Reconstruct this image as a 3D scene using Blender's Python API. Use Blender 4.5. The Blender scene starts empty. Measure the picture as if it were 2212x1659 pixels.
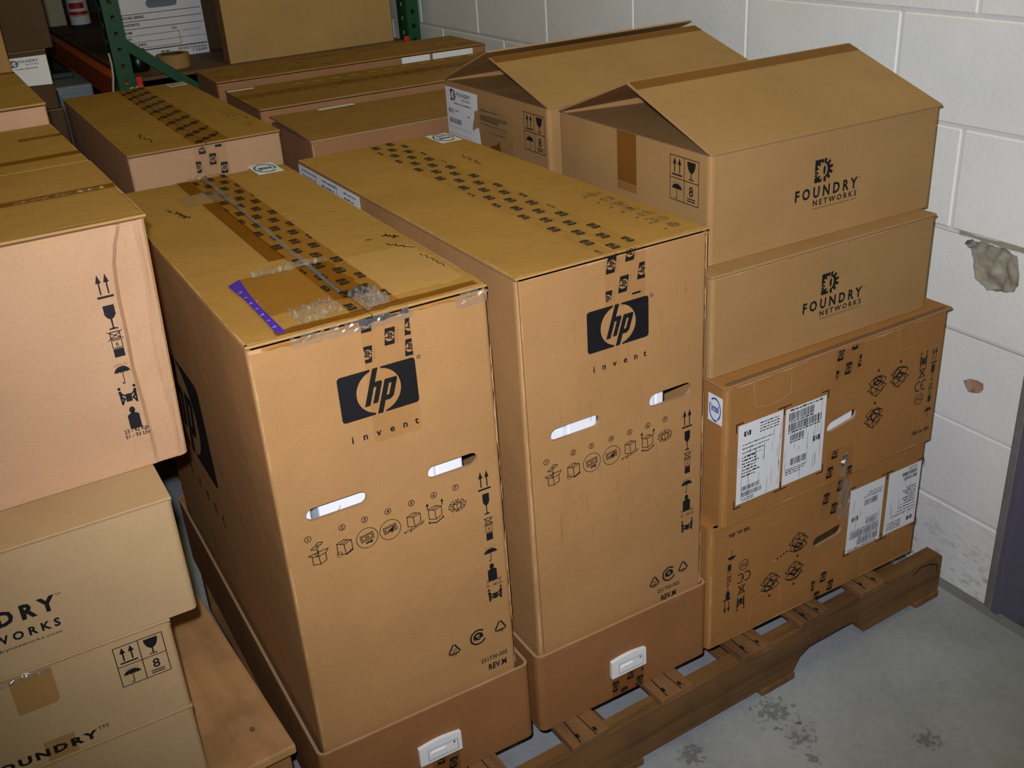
import bpy, bmesh, math, random
from mathutils import Vector, Matrix, Euler
from mathutils.geometry import tessellate_polygon
random.seed(7)
C = bpy.context.scene.collection
SC = bpy.context.scene

# ------------------------------------------------------------------ camera
cd = bpy.data.cameras.new('camera')
cd.sensor_width = 36.0
cd.lens = 36.0 * 2236.3146 / 2212.0
cd.clip_start = 0.02
cam = bpy.data.objects.new('camera', cd)
cam.location = (-0.27818, -1.22522, 1.51554)
cam.rotation_euler = Euler((1.10856, 0.06343, -0.52552), 'XYZ')
C.objects.link(cam)
SC.camera = cam

# ------------------------------------------------------------------ view, world, lamps
SC.view_settings.view_transform = 'Standard'
SC.view_settings.look = 'None'
SC.view_settings.gamma = 1.0
SC.view_settings.exposure = 0.0
SC.view_settings.use_curve_mapping = False
wd = bpy.data.worlds.new('world')
wd.use_nodes = True
wd.node_tree.nodes['Background'].inputs[0].default_value = (0.5, 0.5, 0.42, 1)
wd.node_tree.nodes['Background'].inputs[1].default_value = 0.006
SC.world = wd

def lamp_area(name, loc, sx, sy, power, col):
    l = bpy.data.lights.new(name, 'AREA')
    l.shape = 'RECTANGLE'; l.size = sx; l.size_y = sy
    l.energy = power; l.color = col
    o = bpy.data.objects.new(name, l); o.location = loc
    C.objects.link(o)
    return o

# the camera's own flash, a warehouse tube overhead, and an added fill lamp
fl = bpy.data.lights.new('camera_flash', 'SPOT')
fl.energy = 131.0
fl.color = (0.95, 0.975, 1.03)
fl.spot_size = math.radians(91)
fl.spot_blend = 1.0
fl.shadow_soft_size = 0.012
flo = bpy.data.objects.new('camera_flash', fl)
flo.location = cam.location + cam.rotation_euler.to_matrix() @ Vector((-0.03, 0.055, 0.0))
flo.rotation_euler = cam.rotation_euler.copy()
flo.rotation_euler.rotate_axis('X', math.radians(9))
flo.rotation_euler.rotate_axis('Y', math.radians(-2))
C.objects.link(flo)
AMB = (1.0, 0.98, 0.22)
lamp_area('overhead_or_added_fill_light', (0.85, 0.5, 3.3), 0.3, 2.4, 10.0, AMB)
lamp_area('overhead_or_added_fill_light', (0.2, -2.6, 3.3), 0.3, 2.4, 9.0, (1.0, 0.95, 0.72))  # added fill lamp behind the camera, brightens the rack area at the back

# ------------------------------------------------------------------ materials
def lin(c):
    return tuple(((x / 255.0) / 12.92 if x <= 10 else (((x / 255.0) + 0.055) / 1.055) ** 2.4) for x in c)

def new_mat(name):
    m = bpy.data.materials.new(name); m.use_nodes = True
    nt = m.node_tree
    return m, nt, nt.nodes['Principled BSDF']

def plain(name, rgb, rough=0.6, metal=0.0, spec=0.4):
    m, nt, b = new_mat(name)
    b.inputs['Base Color'].default_value = (*lin(rgb), 1)
    b.inputs['Roughness'].default_value = rough
    b.inputs['Metallic'].default_value = metal
    b.inputs['Specular IOR Level'].default_value = spec
    return m

def N(nt, t, **kw):
    n = nt.nodes.new(t)
    for k, v in kw.items():
        setattr(n, k, v)
    return n

def noise(nt, co, scale, detail=3, rough=0.55):
    n = N(nt, 'ShaderNodeTexNoise')
    n.inputs['Scale'].default_value = scale
    n.inputs['Detail'].default_value = detail
    n.inputs['Roughness'].default_value = rough
    nt.links.new(co, n.inputs['Vector'])
    return n.outputs['Fac']

def ramp(nt, fac, stops):
    r = N(nt, 'ShaderNodeValToRGB')
    e = r.color_ramp.elements
    while len(e) < len(stops):
        e.new(0.5)
    for i, (p, c) in enumerate(stops):
        e[i].position = p; e[i].color = (*c, 1)
    nt.links.new(fac, r.inputs['Fac'])
    return r.outputs['Color']

def mixc(nt, fac, a, b, mode='MIX'):
    m = N(nt, 'ShaderNodeMix', data_type='RGBA', blend_type=mode)
    if isinstance(fac, (int, float)):
        m.inputs[0].default_value = fac
    else:
        nt.links.new(fac, m.inputs[0])
    for sock, v in ((m.inputs[6], a), (m.inputs[7], b)):
        if isinstance(v, tuple):
            sock.default_value = (*v, 1)
        else:
            nt.links.new(v, sock)
    return m.outputs[2]

def bump(nt, h, b, strength=0.2, dist=0.002, prev=None):
    n = N(nt, 'ShaderNodeBump')
    n.inputs['Strength'].default_value = strength
    n.inputs['Distance'].default_value = dist
    nt.links.new(h, n.inputs['Height'])
    if prev is not None:
        nt.links.new(prev, n.inputs['Normal'])
    nt.links.new(n.outputs['Normal'], b.inputs['Normal'])
    return n.outputs['Normal']

def objco(nt, scale=(1, 1, 1)):
    t = N(nt, 'ShaderNodeTexCoord'); mp = N(nt, 'ShaderNodeMapping')
    mp.inputs['Scale'].default_value = scale
    nt.links.new(t.outputs['Object'], mp.inputs['Vector'])
    return mp.outputs['Vector']

def cardboard(name, rgb, scuff=0.12, wrinkle=0.25, rough=0.75):
    m, nt, b = new_mat(name)
    base = lin(rgb)
    dark = tuple(x * 0.86 for x in base)
    lite = (min(1, base[0] * 1.10), min(1, base[1] * 1.12), min(1, base[2] * 1.16))
    co = objco(nt)
    c1 = ramp(nt, noise(nt, co, 5.0, 5, 0.6), [(0.30, dark), (0.72, lite)])
    co2 = objco(nt, (1, 1, 0.8))
    c2 = mixc(nt, 0.3, c1, ramp(nt, noise(nt, co2, 300.0, 2), [(0.3, tuple(x * 0.82 for x in base)), (0.7, lite)]))
    co3 = objco(nt, (1.0, 1.0, 6.0))
    sc = ramp(nt, noise(nt, co3, 9.0, 6, 0.7), [(0.60, (0, 0, 0)), (0.74, (scuff,) * 3)])
    sfac = N(nt, 'ShaderNodeRGBToBW'); nt.links.new(sc, sfac.inputs[0])
    c3 = mixc(nt, sfac.outputs[0], c2, tuple(min(1, x * 0.5 + 0.28) for x in base))
    nt.links.new(c3, b.inputs['Base Color'])
    b.inputs['Roughness'].default_value = rough
    b.inputs['Specular IOR Level'].default_value = 0.25
    n1 = bump(nt, noise(nt, co, 260.0, 2), b, 0.12, 0.0008)
    if wrinkle:
        bump(nt, noise(nt, objco(nt, (1, 1, 1)), 11.0, 5, 0.62), b, wrinkle, 0.006, n1)
    return m

M = {}
M['kraft'] = cardboard('kraft_cardboard', (172, 127, 79), 0.10, 0.30)
M['kraft_worn_light_tint'] = cardboard('worn_kraft_light_tinted', (176, 129, 62), 0.22, 0.45)  # worn flaps; yellow cast of the overhead light mixed into the colour
M['pinkish'] = cardboard('pinkish_cardboard', (192, 150, 114), 0.08, 0.35)
M['tan'] = cardboard('smooth_tan_cardboard', (167, 128, 80), 0.03, 0.12)
M['grey_tan'] = cardboard('greyish_tan_cardboard', (186, 153, 112), 0.03, 0.12)
M['orange_kraft'] = cardboard('orange_kraft_cardboard', (166, 115, 62), 0.16, 0.30)
M['brown'] = cardboard('dark_brown_cardboard', (84, 62, 40), 0.08, 0.2)
M['red_kraft'] = cardboard('reddish_kraft_cardboard', (158, 112, 76), 0.12, 0.3)
M['shaded_top'] = cardboard('shade_tinted_top_kraft', (152, 108, 54), 0.2, 0.3)  # rear carton tops, darkened in colour where little light reaches
M['panel'] = cardboard('plain_panel_cardboard', (188, 148, 92), 0.04, 0.1)
M['tray'] = cardboard('tray_cardboard', (148, 100, 58), 0.14, 0.35)
M['edge'] = cardboard('raw_cardboard_edge', (168, 132, 96), 0.25, 0.5)
M['worn'] = cardboard('rubbed_cardboard', (194, 150, 104), 0.2, 0.3)
M['patch'] = cardboard('torn_off_paper_cardboard', (186, 140, 78), 0.2, 0.3)
M['residue'] = cardboard('label_residue', (160, 128, 88), 0.2, 0.3)
M['crease'] = plain('pale_crease', (182, 136, 88), 0.8)
M['grime'] = cardboard('grimy_cardboard', (120, 92, 66), 0.2, 0.4)
M['ink'] = plain('black_print', (20, 20, 24), 0.55)
M['faint_ink'] = plain('faint_grey_print', (96, 78, 60), 0.7)
M['rub'] = plain('faint_rub_tone', (146, 104, 62), 0.7)
M['grey_ink'] = plain('grey_print', (95, 95, 102), 0.6)
M['blue_ink'] = plain('blue_print', (36, 70, 160), 0.5)
M['red_ink'] = plain('red_print', (190, 30, 36), 0.5)
M['yellow_ink'] = plain('yellow_print', (200, 180, 30), 0.5)
M['paper'] = plain('white_label_paper', (232, 232, 236), 0.55)
M['white_board'] = plain('white_cardboard', (236, 234, 240), 0.7)
M['foam'] = plain('white_foam', (240, 242, 250), 0.8)
M['clip'] = plain('white_plastic', (238, 238, 240), 0.35)
M['purple'] = plain('purple_tape', (86, 52, 170), 0.4)
M['purple_print'] = plain('pale_print_on_purple', (206, 190, 240), 0.5)
M['black'] = plain('black_plastic', (14, 14, 16), 0.3)
M['cord'] = plain('white_cord', (190, 180, 160), 0.6)
M['green'] = plain('green_rack_paint', (24, 78, 46), 0.45)
M['orange'] = plain('orange_rack_paint', (226, 104, 48), 0.5)
M['red'] = plain('red_plastic', (210, 40, 34), 0.45)
M['hole'] = plain('dark_recess', (16, 18, 18), 0.9)
M['cabinet'] = plain('blue_grey_painted_metal', (122, 132, 146), 0.5)
M['cabinet_dark'] = plain('dark_grey_plastic', (40, 42, 46), 0.5)
M['beige'] = plain('beige_board', (200, 196, 160), 0.7)
M['bottle'] = plain('bottle_plastic', (40, 70, 96), 0.25)
M['chip'] = plain('terracotta_chip', (176, 140, 112), 0.9)

def tape(name, tint, gloss, rough=0.18, white=0.0, bscale=45.0, bstr=0.35):
    """clear film: tinted see-through layer under a thin gloss, with a little milky scatter"""
    m = bpy.data.materials.new(name); m.use_nodes = True
    nt = m.node_tree; nt.nodes.remove(nt.nodes['Principled BSDF']); out = nt.nodes['Material Output']
    tr = N(nt, 'ShaderNodeBsdfTransparent'); tr.inputs[0].default_value = (*tint, 1)
    gl = N(nt, 'ShaderNodeBsdfGlossy'); gl.inputs['Roughness'].default_value = rough
    df = N(nt, 'ShaderNodeBsdfDiffuse'); df.inputs[0].default_value = (.8, .78, .72, 1)
    bp = N(nt, 'ShaderNodeBump'); bp.inputs['Strength'].default_value = bstr; bp.inputs['Distance'].default_value = .002
    nt.links.new(noise(nt, objco(nt), bscale, 4, 0.6), bp.inputs['Height'])
    nt.links.new(bp.outputs[0], gl.inputs['Normal'])
    m1 = N(nt, 'ShaderNodeMixShader'); m1.inputs[0].default_value = white
    nt.links.new(tr.outputs[0], m1.inputs[1]); nt.links.new(df.outputs[0], m1.inputs[2])
    m2 = N(nt, 'ShaderNodeMixShader'); m2.inputs[0].default_value = gloss
    nt.links.new(m1.outputs[0], m2.inputs[1]); nt.links.new(gl.outputs[0], m2.inputs[2])
    nt.links.new(m2.outputs[0], out.inputs[0])
    return m
M['tape'] = tape('brown_packing_tape', (.86, .79, .64), .03)
M['tape_thin'] = tape('thin_brown_tape', (.95, .91, .82), .03)
M['tape_clear'] = tape('clear_tape', (.994, .985, .965), .02)
M['film_bright'] = tape('puckered_clear_tape', (.97, .96, .93), .24, .12, .20, 60.0, .9)
M['film'] = tape('crumpled_clear_film', (.985, .98, .965), .13, .09, .09, 90.0, .8)

def wood(name, rgb, axis, dark=0.55):
    m, nt, b = new_mat(name)
    base = lin(rgb)
    s = [26, 26, 26]; s[axis] = 1.6
    co = objco(nt, tuple(s))
    c1 = ramp(nt, noise(nt, co, 1.0, 6, 0.65), [(0.28, tuple(x * dark for x in base)), (0.5, base), (0.78, tuple(min(1, x * 1.22) for x in base))])
    c2 = ramp(nt, noise(nt, objco(nt), 7.0, 4, 0.6), [(0.35, (0.62, 0.60, 0.58)), (0.6, (1, 1, 1))])
    nt.links.new(mixc(nt, 0.8, c1, c2, 'MULTIPLY'), b.inputs['Base Color'])
    b.inputs['Roughness'].default_value = 0.8
    bump(nt, noise(nt, co, 1.0, 6, 0.7), b, 0.5, 0.002)
    return m
M['wood_x'] = wood('pallet_wood_stringer', (124, 86, 44), 0, 0.45)
M['wood_y'] = wood('pallet_wood_deck', (132, 92, 54), 1, 0.45)
M['plank'] = wood('pale_plank_wood', (196, 146, 92), 1, 0.8)
M['plank_x'] = wood('pale_stringer_wood', (170, 120, 70), 0, 0.7)
M['shelf'] = wood('particle_board', (120, 86, 60), 1, 0.8)

def wall_paint():
    m, nt, b = new_mat('white_block_paint')
    g = N(nt, 'ShaderNodeNewGeometry')
    co = g.outputs['Position']
    c = ramp(nt, noise(nt, co, 4.0, 5, 0.6), [(0.3, lin((234, 235, 236))), (0.7, lin((246, 247, 248)))])
    sep = N(nt, 'ShaderNodeSeparateXYZ'); nt.links.new(co, sep.inputs[0])
    low = N(nt, 'ShaderNodeMapRange'); low.inputs[1].default_value = 0.25; low.inputs[2].default_value = 0.0
    nt.links.new(sep.outputs['Z'], low.inputs[0])
    mp = N(nt, 'ShaderNodeMapping'); mp.inputs['Scale'].default_value = (1, 1, 2.4); nt.links.new(co, mp.inputs[0])
    d = ramp(nt, noise(nt, mp.outputs[0], 30.0, 6, 0.7), [(0.50, (0, 0, 0)), (0.66, (1, 1, 1))])
    bw = N(nt, 'ShaderNodeRGBToBW'); nt.links.new(d, bw.inputs[0])
    mul = N(nt, 'ShaderNodeMath', operation='MULTIPLY')
    nt.links.new(bw.outputs[0], mul.inputs[0]); nt.links.new(low.outputs[0], mul.inputs[1])
    c = mixc(nt, mul.outputs[0], c, lin((176, 168, 148)))
    s = ramp(nt, noise(nt, co, 16.0, 8, 0.75), [(0.70, (0, 0, 0)), (0.76, (0.35,) * 3)])
    bw2 = N(nt, 'ShaderNodeRGBToBW'); nt.links.new(s, bw2.inputs[0])
    c = mixc(nt, bw2.outputs[0], c, lin((150, 140, 120)))
    nt.links.new(c, b.inputs['Base Color'])
    b.inputs['Roughness'].default_value = 0.5
    bump(nt, noise(nt, co, 120.0, 5, 0.65), b, 0.30, 0.003)
    return m
M['wall'] = wall_paint()
M['mortar'] = plain('painted_mortar', (222, 223, 224), 0.6)

def concrete(name, rgb, stains=()):
    m, nt, b = new_mat(name)
    base = lin(rgb)
    g = N(nt, 'ShaderNodeNewGeometry'); co = g.outputs['Position']
    c = ramp(nt, noise(nt, co, 3.5, 8, 0.65), [(0.28, tuple(x * 0.62 for x in base)), (0.72, tuple(x * 1.15 for x in base))])
    c = mixc(nt, 0.35, c, ramp(nt, noise(nt, co, 60.0, 6, 0.7), [(0.3, tuple(x * 0.7 for x in base)), (0.7, tuple(x * 1.2 for x in base))]))
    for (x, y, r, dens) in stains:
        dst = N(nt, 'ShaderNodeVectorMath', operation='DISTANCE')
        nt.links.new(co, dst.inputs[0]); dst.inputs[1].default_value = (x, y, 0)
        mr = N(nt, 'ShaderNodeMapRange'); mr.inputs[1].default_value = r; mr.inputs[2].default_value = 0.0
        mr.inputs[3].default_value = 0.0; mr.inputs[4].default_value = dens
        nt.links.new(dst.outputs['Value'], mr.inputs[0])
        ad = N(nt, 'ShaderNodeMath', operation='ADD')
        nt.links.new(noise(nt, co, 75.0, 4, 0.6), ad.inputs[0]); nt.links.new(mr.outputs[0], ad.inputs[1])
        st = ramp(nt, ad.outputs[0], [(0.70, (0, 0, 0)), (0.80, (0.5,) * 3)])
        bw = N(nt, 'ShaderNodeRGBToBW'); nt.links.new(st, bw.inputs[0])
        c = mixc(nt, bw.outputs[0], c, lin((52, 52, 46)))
    nt.links.new(c, b.inputs['Base Color'])
    b.inputs['Roughness'].default_value = 0.6
    bump(nt, noise(nt, co, 45.0, 8, 0.7), b, 0.35, 0.003)
    return m
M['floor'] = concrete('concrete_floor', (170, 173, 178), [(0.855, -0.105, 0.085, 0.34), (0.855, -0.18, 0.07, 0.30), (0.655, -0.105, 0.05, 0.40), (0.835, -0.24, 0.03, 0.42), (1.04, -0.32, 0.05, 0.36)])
M['rough_concrete'] = concrete('broken_block', (166, 158, 142))
M['frame'] = plain('grey_painted_steel', (96, 94, 112), 0.4)
M['frame_worn'] = concrete('grey_grout', (128, 128, 126))
M['ceiling'] = plain('ceiling_paint', (96, 94, 90), 0.9)
M['dim_wall'] = plain('dull_far_wall', (84, 82, 76), 0.9)

# ------------------------------------------------------------------ object helpers
def tag(o, label=None, cat=None, group=None, kind=None):
    if label: o['label'] = label
    if cat: o['category'] = cat
    if group: o['group'] = group
    if kind: o['kind'] = kind
    return o

def thing(name, label, cat, loc=(0, 0, 0), yaw=0.0, group=None):
    o = bpy.data.objects.new(name, None); C.objects.link(o)
    o.empty_display_size = 0.05
    o.location = loc; o.rotation_euler = (0, 0, math.radians(yaw))
    return tag(o, label, cat, group)

class G:
    """collects faces of one mesh object"""
    def __init__(s): s.v = []; s.f = []; s.m = []
    def face(s, pts, mi=0):
        i = len(s.v); s.v += [tuple(p) for p in pts]; s.f.append(tuple(range(i, i + len(pts)))); s.m.append(mi)
    def hexa(s, b, t, mi=0, side=None):
        """b, t: 4 bottom and 4 top corners, counter-clockwise from above"""
        i = len(s.v); s.v += [tuple(p) for p in b] + [tuple(p) for p in t]
        q = [(3, 2, 1, 0), (4, 5, 6, 7), (0, 1, 5, 4), (1, 2, 6, 5), (2, 3, 7, 6), (3, 0, 4, 7)]
        for k, f in enumerate(q):
            s.f.append(tuple(i + j for j in f)); s.m.append(side if (side is not None and k > 1) else mi)
        return s
    def box(s, a, b, mi=0, side=None):
        (x0, y0, z0), (x1, y1, z1) = a, b
        return s.hexa([(x0, y0, z0), (x1, y0, z0), (x1, y1, z0), (x0, y1, z0)], [(x0, y0, z1), (x1, y0, z1), (x1, y1, z1), (x0, y1, z1)], mi, side)
    def prism(s, loop, fr, thick, mi=0, side=None, holes=()):
        """2d loop (ccw) in frame fr, extruded by -thick along the normal; holes cut through"""
        loops = [list(loop)] + [list(h) for h in holes]
        flat = [p for l in loops for p in l]
        tris = tessellate_polygon([[Vector((p[0], p[1], 0)) for p in l] for l in loops])
        i = len(s.v)
        s.v += [fr(p[0], p[1], 0) for p in flat] + [fr(p[0], p[1], -thick) for p in flat]
        n = len(flat)
        for t in tris:
            a, b2, c = t
            ar = (flat[b2][0] - flat[a][0]) * (flat[c][1] - flat[a][1]) - (flat[c][0] - flat[a][0]) * (flat[b2][1] - flat[a][1])
            if abs(ar) < 1e-14: continue
            if ar < 0: a, c = c, a
            s.f.append((i + a, i + b2, i + c)); s.m.append(mi)
            s.f.append((i + n + c, i + n + b2, i + n + a)); s.m.append(mi)
        k = 0
        for l in loops:
            for j in range(len(l)):
                a, b2 = k + j, k + (j + 1) % len(l)
                s.f.append((i + b2, i + a, i + n + a, i + n + b2)); s.m.append(side if side is not None else mi)
            k += len(l)
        return s
    def cyl(s, c, r, h, n=20, axis=2, r2=None, mi=0):
        r2 = r if r2 is None else r2
        i = len(s.v)
        for (rr, t) in ((r, 0), (r2, h)):
            for k in range(n):
                a = 2 * math.pi * k / n
                p = [rr * math.cos(a), rr * math.sin(a), t]
                if axis == 0: p = [p[2], p[0], p[1]]
                if axis == 1: p = [p[1], p[2], p[0]]
                s.v.append((c[0] + p[0], c[1] + p[1], c[2] + p[2]))
        for k in range(n):
            s.f.append((i + k, i + (k + 1) % n, i + n + (k + 1) % n, i + n + k)); s.m.append(mi)
        s.f.append(tuple(i + n - 1 - k for k in range(n))); s.m.append(mi)
        s.f.append(tuple(i + n + k for k in range(n))); s.m.append(mi)
        return s
    def lathe(s, c, prof, n=20, mi=0):
        i = len(s.v)
        for (r, z) in prof:
            for k in range(n):
                a = 2 * math.pi * k / n
                s.v.append((c[0] + r * math.cos(a), c[1] + r * math.sin(a), c[2] + z))
        for j in range(len(prof) - 1):
            for k in range(n):
                s.f.append((i + j * n + k, i + j * n + (k + 1) % n, i + (j + 1) * n + (k + 1) % n, i + (j + 1) * n + k)); s.m.append(mi)
        return s
    def build(s, name, mats, parent=None, bevel=0.0, smooth=False, seg=2, warp=None):
        me = bpy.data.meshes.new(name)
        me.from_pydata(s.v, [], s.f)
        for k, mi in enumerate(s.m):
            me.polygons[k].material_index = mi
        mats = mats if isinstance(mats, (list, tuple)) else [mats]
        for m in mats: me.materials.append(M[m])
        bm = bmesh.new(); bm.from_mesh(me)
        bmesh.ops.remove_doubles(bm, verts=bm.verts, dist=1e-6)
        if bevel:
            es = [e for e in bm.edges if len(e.link_faces) == 2 and e.calc_face_angle(0) > 0.5]
            bmesh.ops.bevel(bm, geom=es, offset=bevel, segments=seg, profile=0.5, affect='EDGES', clamp_overlap=True)
        bmesh.ops.recalc_face_normals(bm, faces=bm.faces)
        if warp:
            for v in bm.verts: v.co = Vector(warp(v.co))
        if smooth:
            for f in bm.faces: f.smooth = True
        bm.to_mesh(me); bm.free()
        o = bpy.data.objects.new(name, me); C.objects.link(o)
        if parent is not None: o.parent = parent
        return o

def frame(o, u, v, n):
    o, u, v, n = Vector(o), Vector(u), Vector(v), Vector(n)
    return lambda x, y, d=0.0: tuple(o + u * x + v * y + n * d)

FR = lambda y=0.0: frame((0, y, 0), (1, 0, 0), (0, 0, 1), (0, -1, 0))        # faces the viewer: (x, z)
TP = lambda z: frame((0, 0, z), (1, 0, 0), (0, 1, 0), (0, 0, 1))             # faces up: (x, y)
LF = lambda x: frame((x, 0, 0), (0, -1, 0), (0, 0, 1), (-1, 0, 0))           # left face: (-y, z)

# ------------------------------------------------------------------ 2d art for prints
_tc = {}
def glyphs(s, bold=0.0, space=1.0):
    k = (s, bold, space)
    if k not in _tc:
        c = bpy.data.curves.new('lettering', 'FONT')
        c.body = s; c.offset = bold; c.space_character = space; c.resolution_u = 2
        o = bpy.data.objects.new('lettering', c); C.objects.link(o)
        me = bpy.data.meshes.new_from_object(o.evaluated_get(bpy.context.evaluated_depsgraph_get()))
        v = [(q.co.x, q.co.y) for q in me.vertices]; f = [tuple(p.vertices) for p in me.polygons]
        C.objects.unlink(o); bpy.data.objects.remove(o); bpy.data.curves.remove(c); bpy.data.meshes.remove(me)
        if not v: v, f = [(0, 0), (.2, 0)], []
        x0 = min(p[0] for p in v); x1 = max(p[0] for p in v)
        _tc[k] = ([(x - x0, y) for x, y in v], f, x1 - x0)
    return _tc[k]
CAP = 0.70

class Art:
    def __init__(s): s.v = []; s.f = []; s.T = [lambda x, y: (x, y)]; s.seg = []
    def mark(s, name): s.seg.append((name, len(s.f)))
    def add(s, pts, faces):
        t = s.T[-1]; i = len(s.v)
        s.v += [t(*p) for p in pts]; s.f += [tuple(i + j for j in f) for f in faces]
    def push(s, x, y, sc=1.0, rot=0.0, sy=None, shear=0.0):
        t = s.T[-1]; c, n = math.cos(math.radians(rot)), math.sin(math.radians(rot)); sy = sc if sy is None else sy
        def f(a, b):
            a = (a + shear * b) * sc; b = b * sy
            return t(x + a * c - b * n, y + a * n + b * c)
        s.T.append(f); return s
    def pop(s): s.T.pop()
    def poly(s, pts, holes=()):
        loops = [pts] + list(holes)
        flat = [p for l in loops for p in l]
        s.add(flat, tessellate_polygon([[Vector((p[0], p[1], 0)) for p in l] for l in loops]))
    def rect(s, x0, y0, x1, y1): s.add([(x0, y0), (x1, y0), (x1, y1), (x0, y1)], [(0, 1, 2, 3)])
    def line(s, p, q, w):
        dx, dy = q[0] - p[0], q[1] - p[1]; l = math.hypot(dx, dy) or 1; nx, ny = -dy / l * w / 2, dx / l * w / 2
        ex, ey = dx / l * w * 0.3, dy / l * w * 0.3
        s.add([(p[0] + nx - ex, p[1] + ny - ey), (p[0] - nx - ex, p[1] - ny - ey), (q[0] - nx + ex, q[1] - ny + ey), (q[0] + nx + ex, q[1] + ny + ey)], [(0, 1, 2, 3)])
    def pline(s, pts, w, closed=False):
        for i in range(len(pts) - (0 if closed else 1)): s.line(pts[i], pts[(i + 1) % len(pts)], w)
    def disc(s, x, y, r, n=16, ry=None):
        ry = ry or r
        s.add([(x + r * math.cos(2 * math.pi * k / n), y + ry * math.sin(2 * math.pi * k / n)) for k in range(n)], [tuple(range(n))])
    def ring(s, x, y, r0, r1, a0=0, a1=360, n=24, e=1.0):
        p = []
        for k in range(n + 1):
            a = math.radians(a0 + (a1 - a0) * k / n); c, q = math.cos(a), math.sin(a)
            p += [(x + r0 * c, y + r0 * q * e), (x + r1 * c, y + r1 * q * e)]
        s.add(p, [(2 * k, 2 * k + 1, 2 * k + 3, 2 * k + 2) for k in range(n)])
    def text(s, t, x, y, h, align='l', bold=0.0, space=1.0, width=None, rot=0, shear=0.0):
        v, f, w = glyphs(t, bold, space); k = h / CAP; kx = (width / w) if width else k
        ox = {'l': 0, 'c': -w * kx / 2, 'r': -w * kx}[align]
        s.push(x, y, 1.0, rot)
        s.add([(ox + a * kx + shear * b * k, b * k) for a, b in v], f)
        s.pop()
    def clip(s, x0, x1, y0=-1e9, y1=1e9):
        nv, nf = [], []
        for f in s.f:
            p = [s.v[i] for i in f]
            if all(x0 <= a[0] <= x1 and y0 <= a[1] <= y1 for a in p):
                pass
            else:
                if len(p) > 4:
                    tr = tessellate_polygon([[Vector((q[0], q[1], 0)) for q in p]])
                    parts = [[p[i] for i in t] for t in tr]
                else: parts = [p]
                res = []
                for p in parts:
                    for ax, lim, sg in ((0, x0, 1), (0, x1, -1), (1, y0, 1), (1, y1, -1)):
                        o = []
                        for i in range(len(p)):
                            a, b = p[i - 1], p[i]
                            ia, ib = (a[ax] - lim) * sg >= 0, (b[ax] - lim) * sg >= 0
                            if ia != ib:
                                t = (lim - a[ax]) / (b[ax] - a[ax]); o.append((a[0] + (b[0] - a[0]) * t, a[1] + (b[1] - a[1]) * t))
                            if ib: o.append(b)
                        p = o
                        if not p: break
                    if len(p) >= 3: res.append(p)
                for p in res:
                    i = len(nv); nv += p; nf.append(tuple(range(i, i + len(p))))
                continue
            i = len(nv); nv += p; nf.append(tuple(range(i, i + len(p))))
        s.v, s.f = nv, nf
        return s
    def build(s, name, mat, fr, parent, d=0.0009):
        if not s.f: return None
        if s.seg:
            # prints that stand apart on the board become parts of their own
            ends = [k for _, k in s.seg[1:]] + [len(s.f)]
            for (nm, k0), k1 in zip(s.seg, ends):
                if k1 <= k0: continue
                b = Art(); idx = {}
                for f in s.f[k0:k1]:
                    for i in f:
                        if i not in idx: idx[i] = len(b.v); b.v.append(s.v[i])
                    b.f.append(tuple(idx[i] for i in f))
                b.build(nm, mat, fr, parent, d)
            return None
        me = bpy.data.meshes.new(name)
        me.from_pydata([fr(a, b, d) for a, b in s.v], [], s.f)
        me.materials.append(M[mat]); me.update()
        n = Vector(fr(0, 0, 1)) - Vector(fr(0, 0, 0))
        bm = bmesh.new(); bm.from_mesh(me)
        for f in bm.faces:
            if f.normal.dot(n) < 0: f.normal_flip()
        bm.to_mesh(me); bm.free()
        o = bpy.data.objects.new(name, me); C.objects.link(o); o.parent = parent
        if name in FINE: o['kind'] = 'stuff'
        return o
FINE = {'rub_marks', 'rub_streaks', 'handwritten_marks', 'crease_lines', 'faded_top_print', 'scuff_mark', 'perforated_tab', 'tape_print', 'rubbed_edge', 'yellow_tape_print', 'label_print', 'form_print', 'strip_print', 'crop_marks_print', 'nail_mark', 'knot', 'sticker_print', 'latch_groove'}

def rrect(x0, y0, x1, y1, r, n=4):
    p = []
    for cx, cy, a in ((x1 - r, y0 + r, -90), (x1 - r, y1 - r, 0), (x0 + r, y1 - r, 90), (x0 + r, y0 + r, 180)):
        for k in range(n + 1):
            t = math.radians(a + 90 * k / n); p.append((cx + r * math.cos(t), cy + r * math.sin(t)))
    return p

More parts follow.
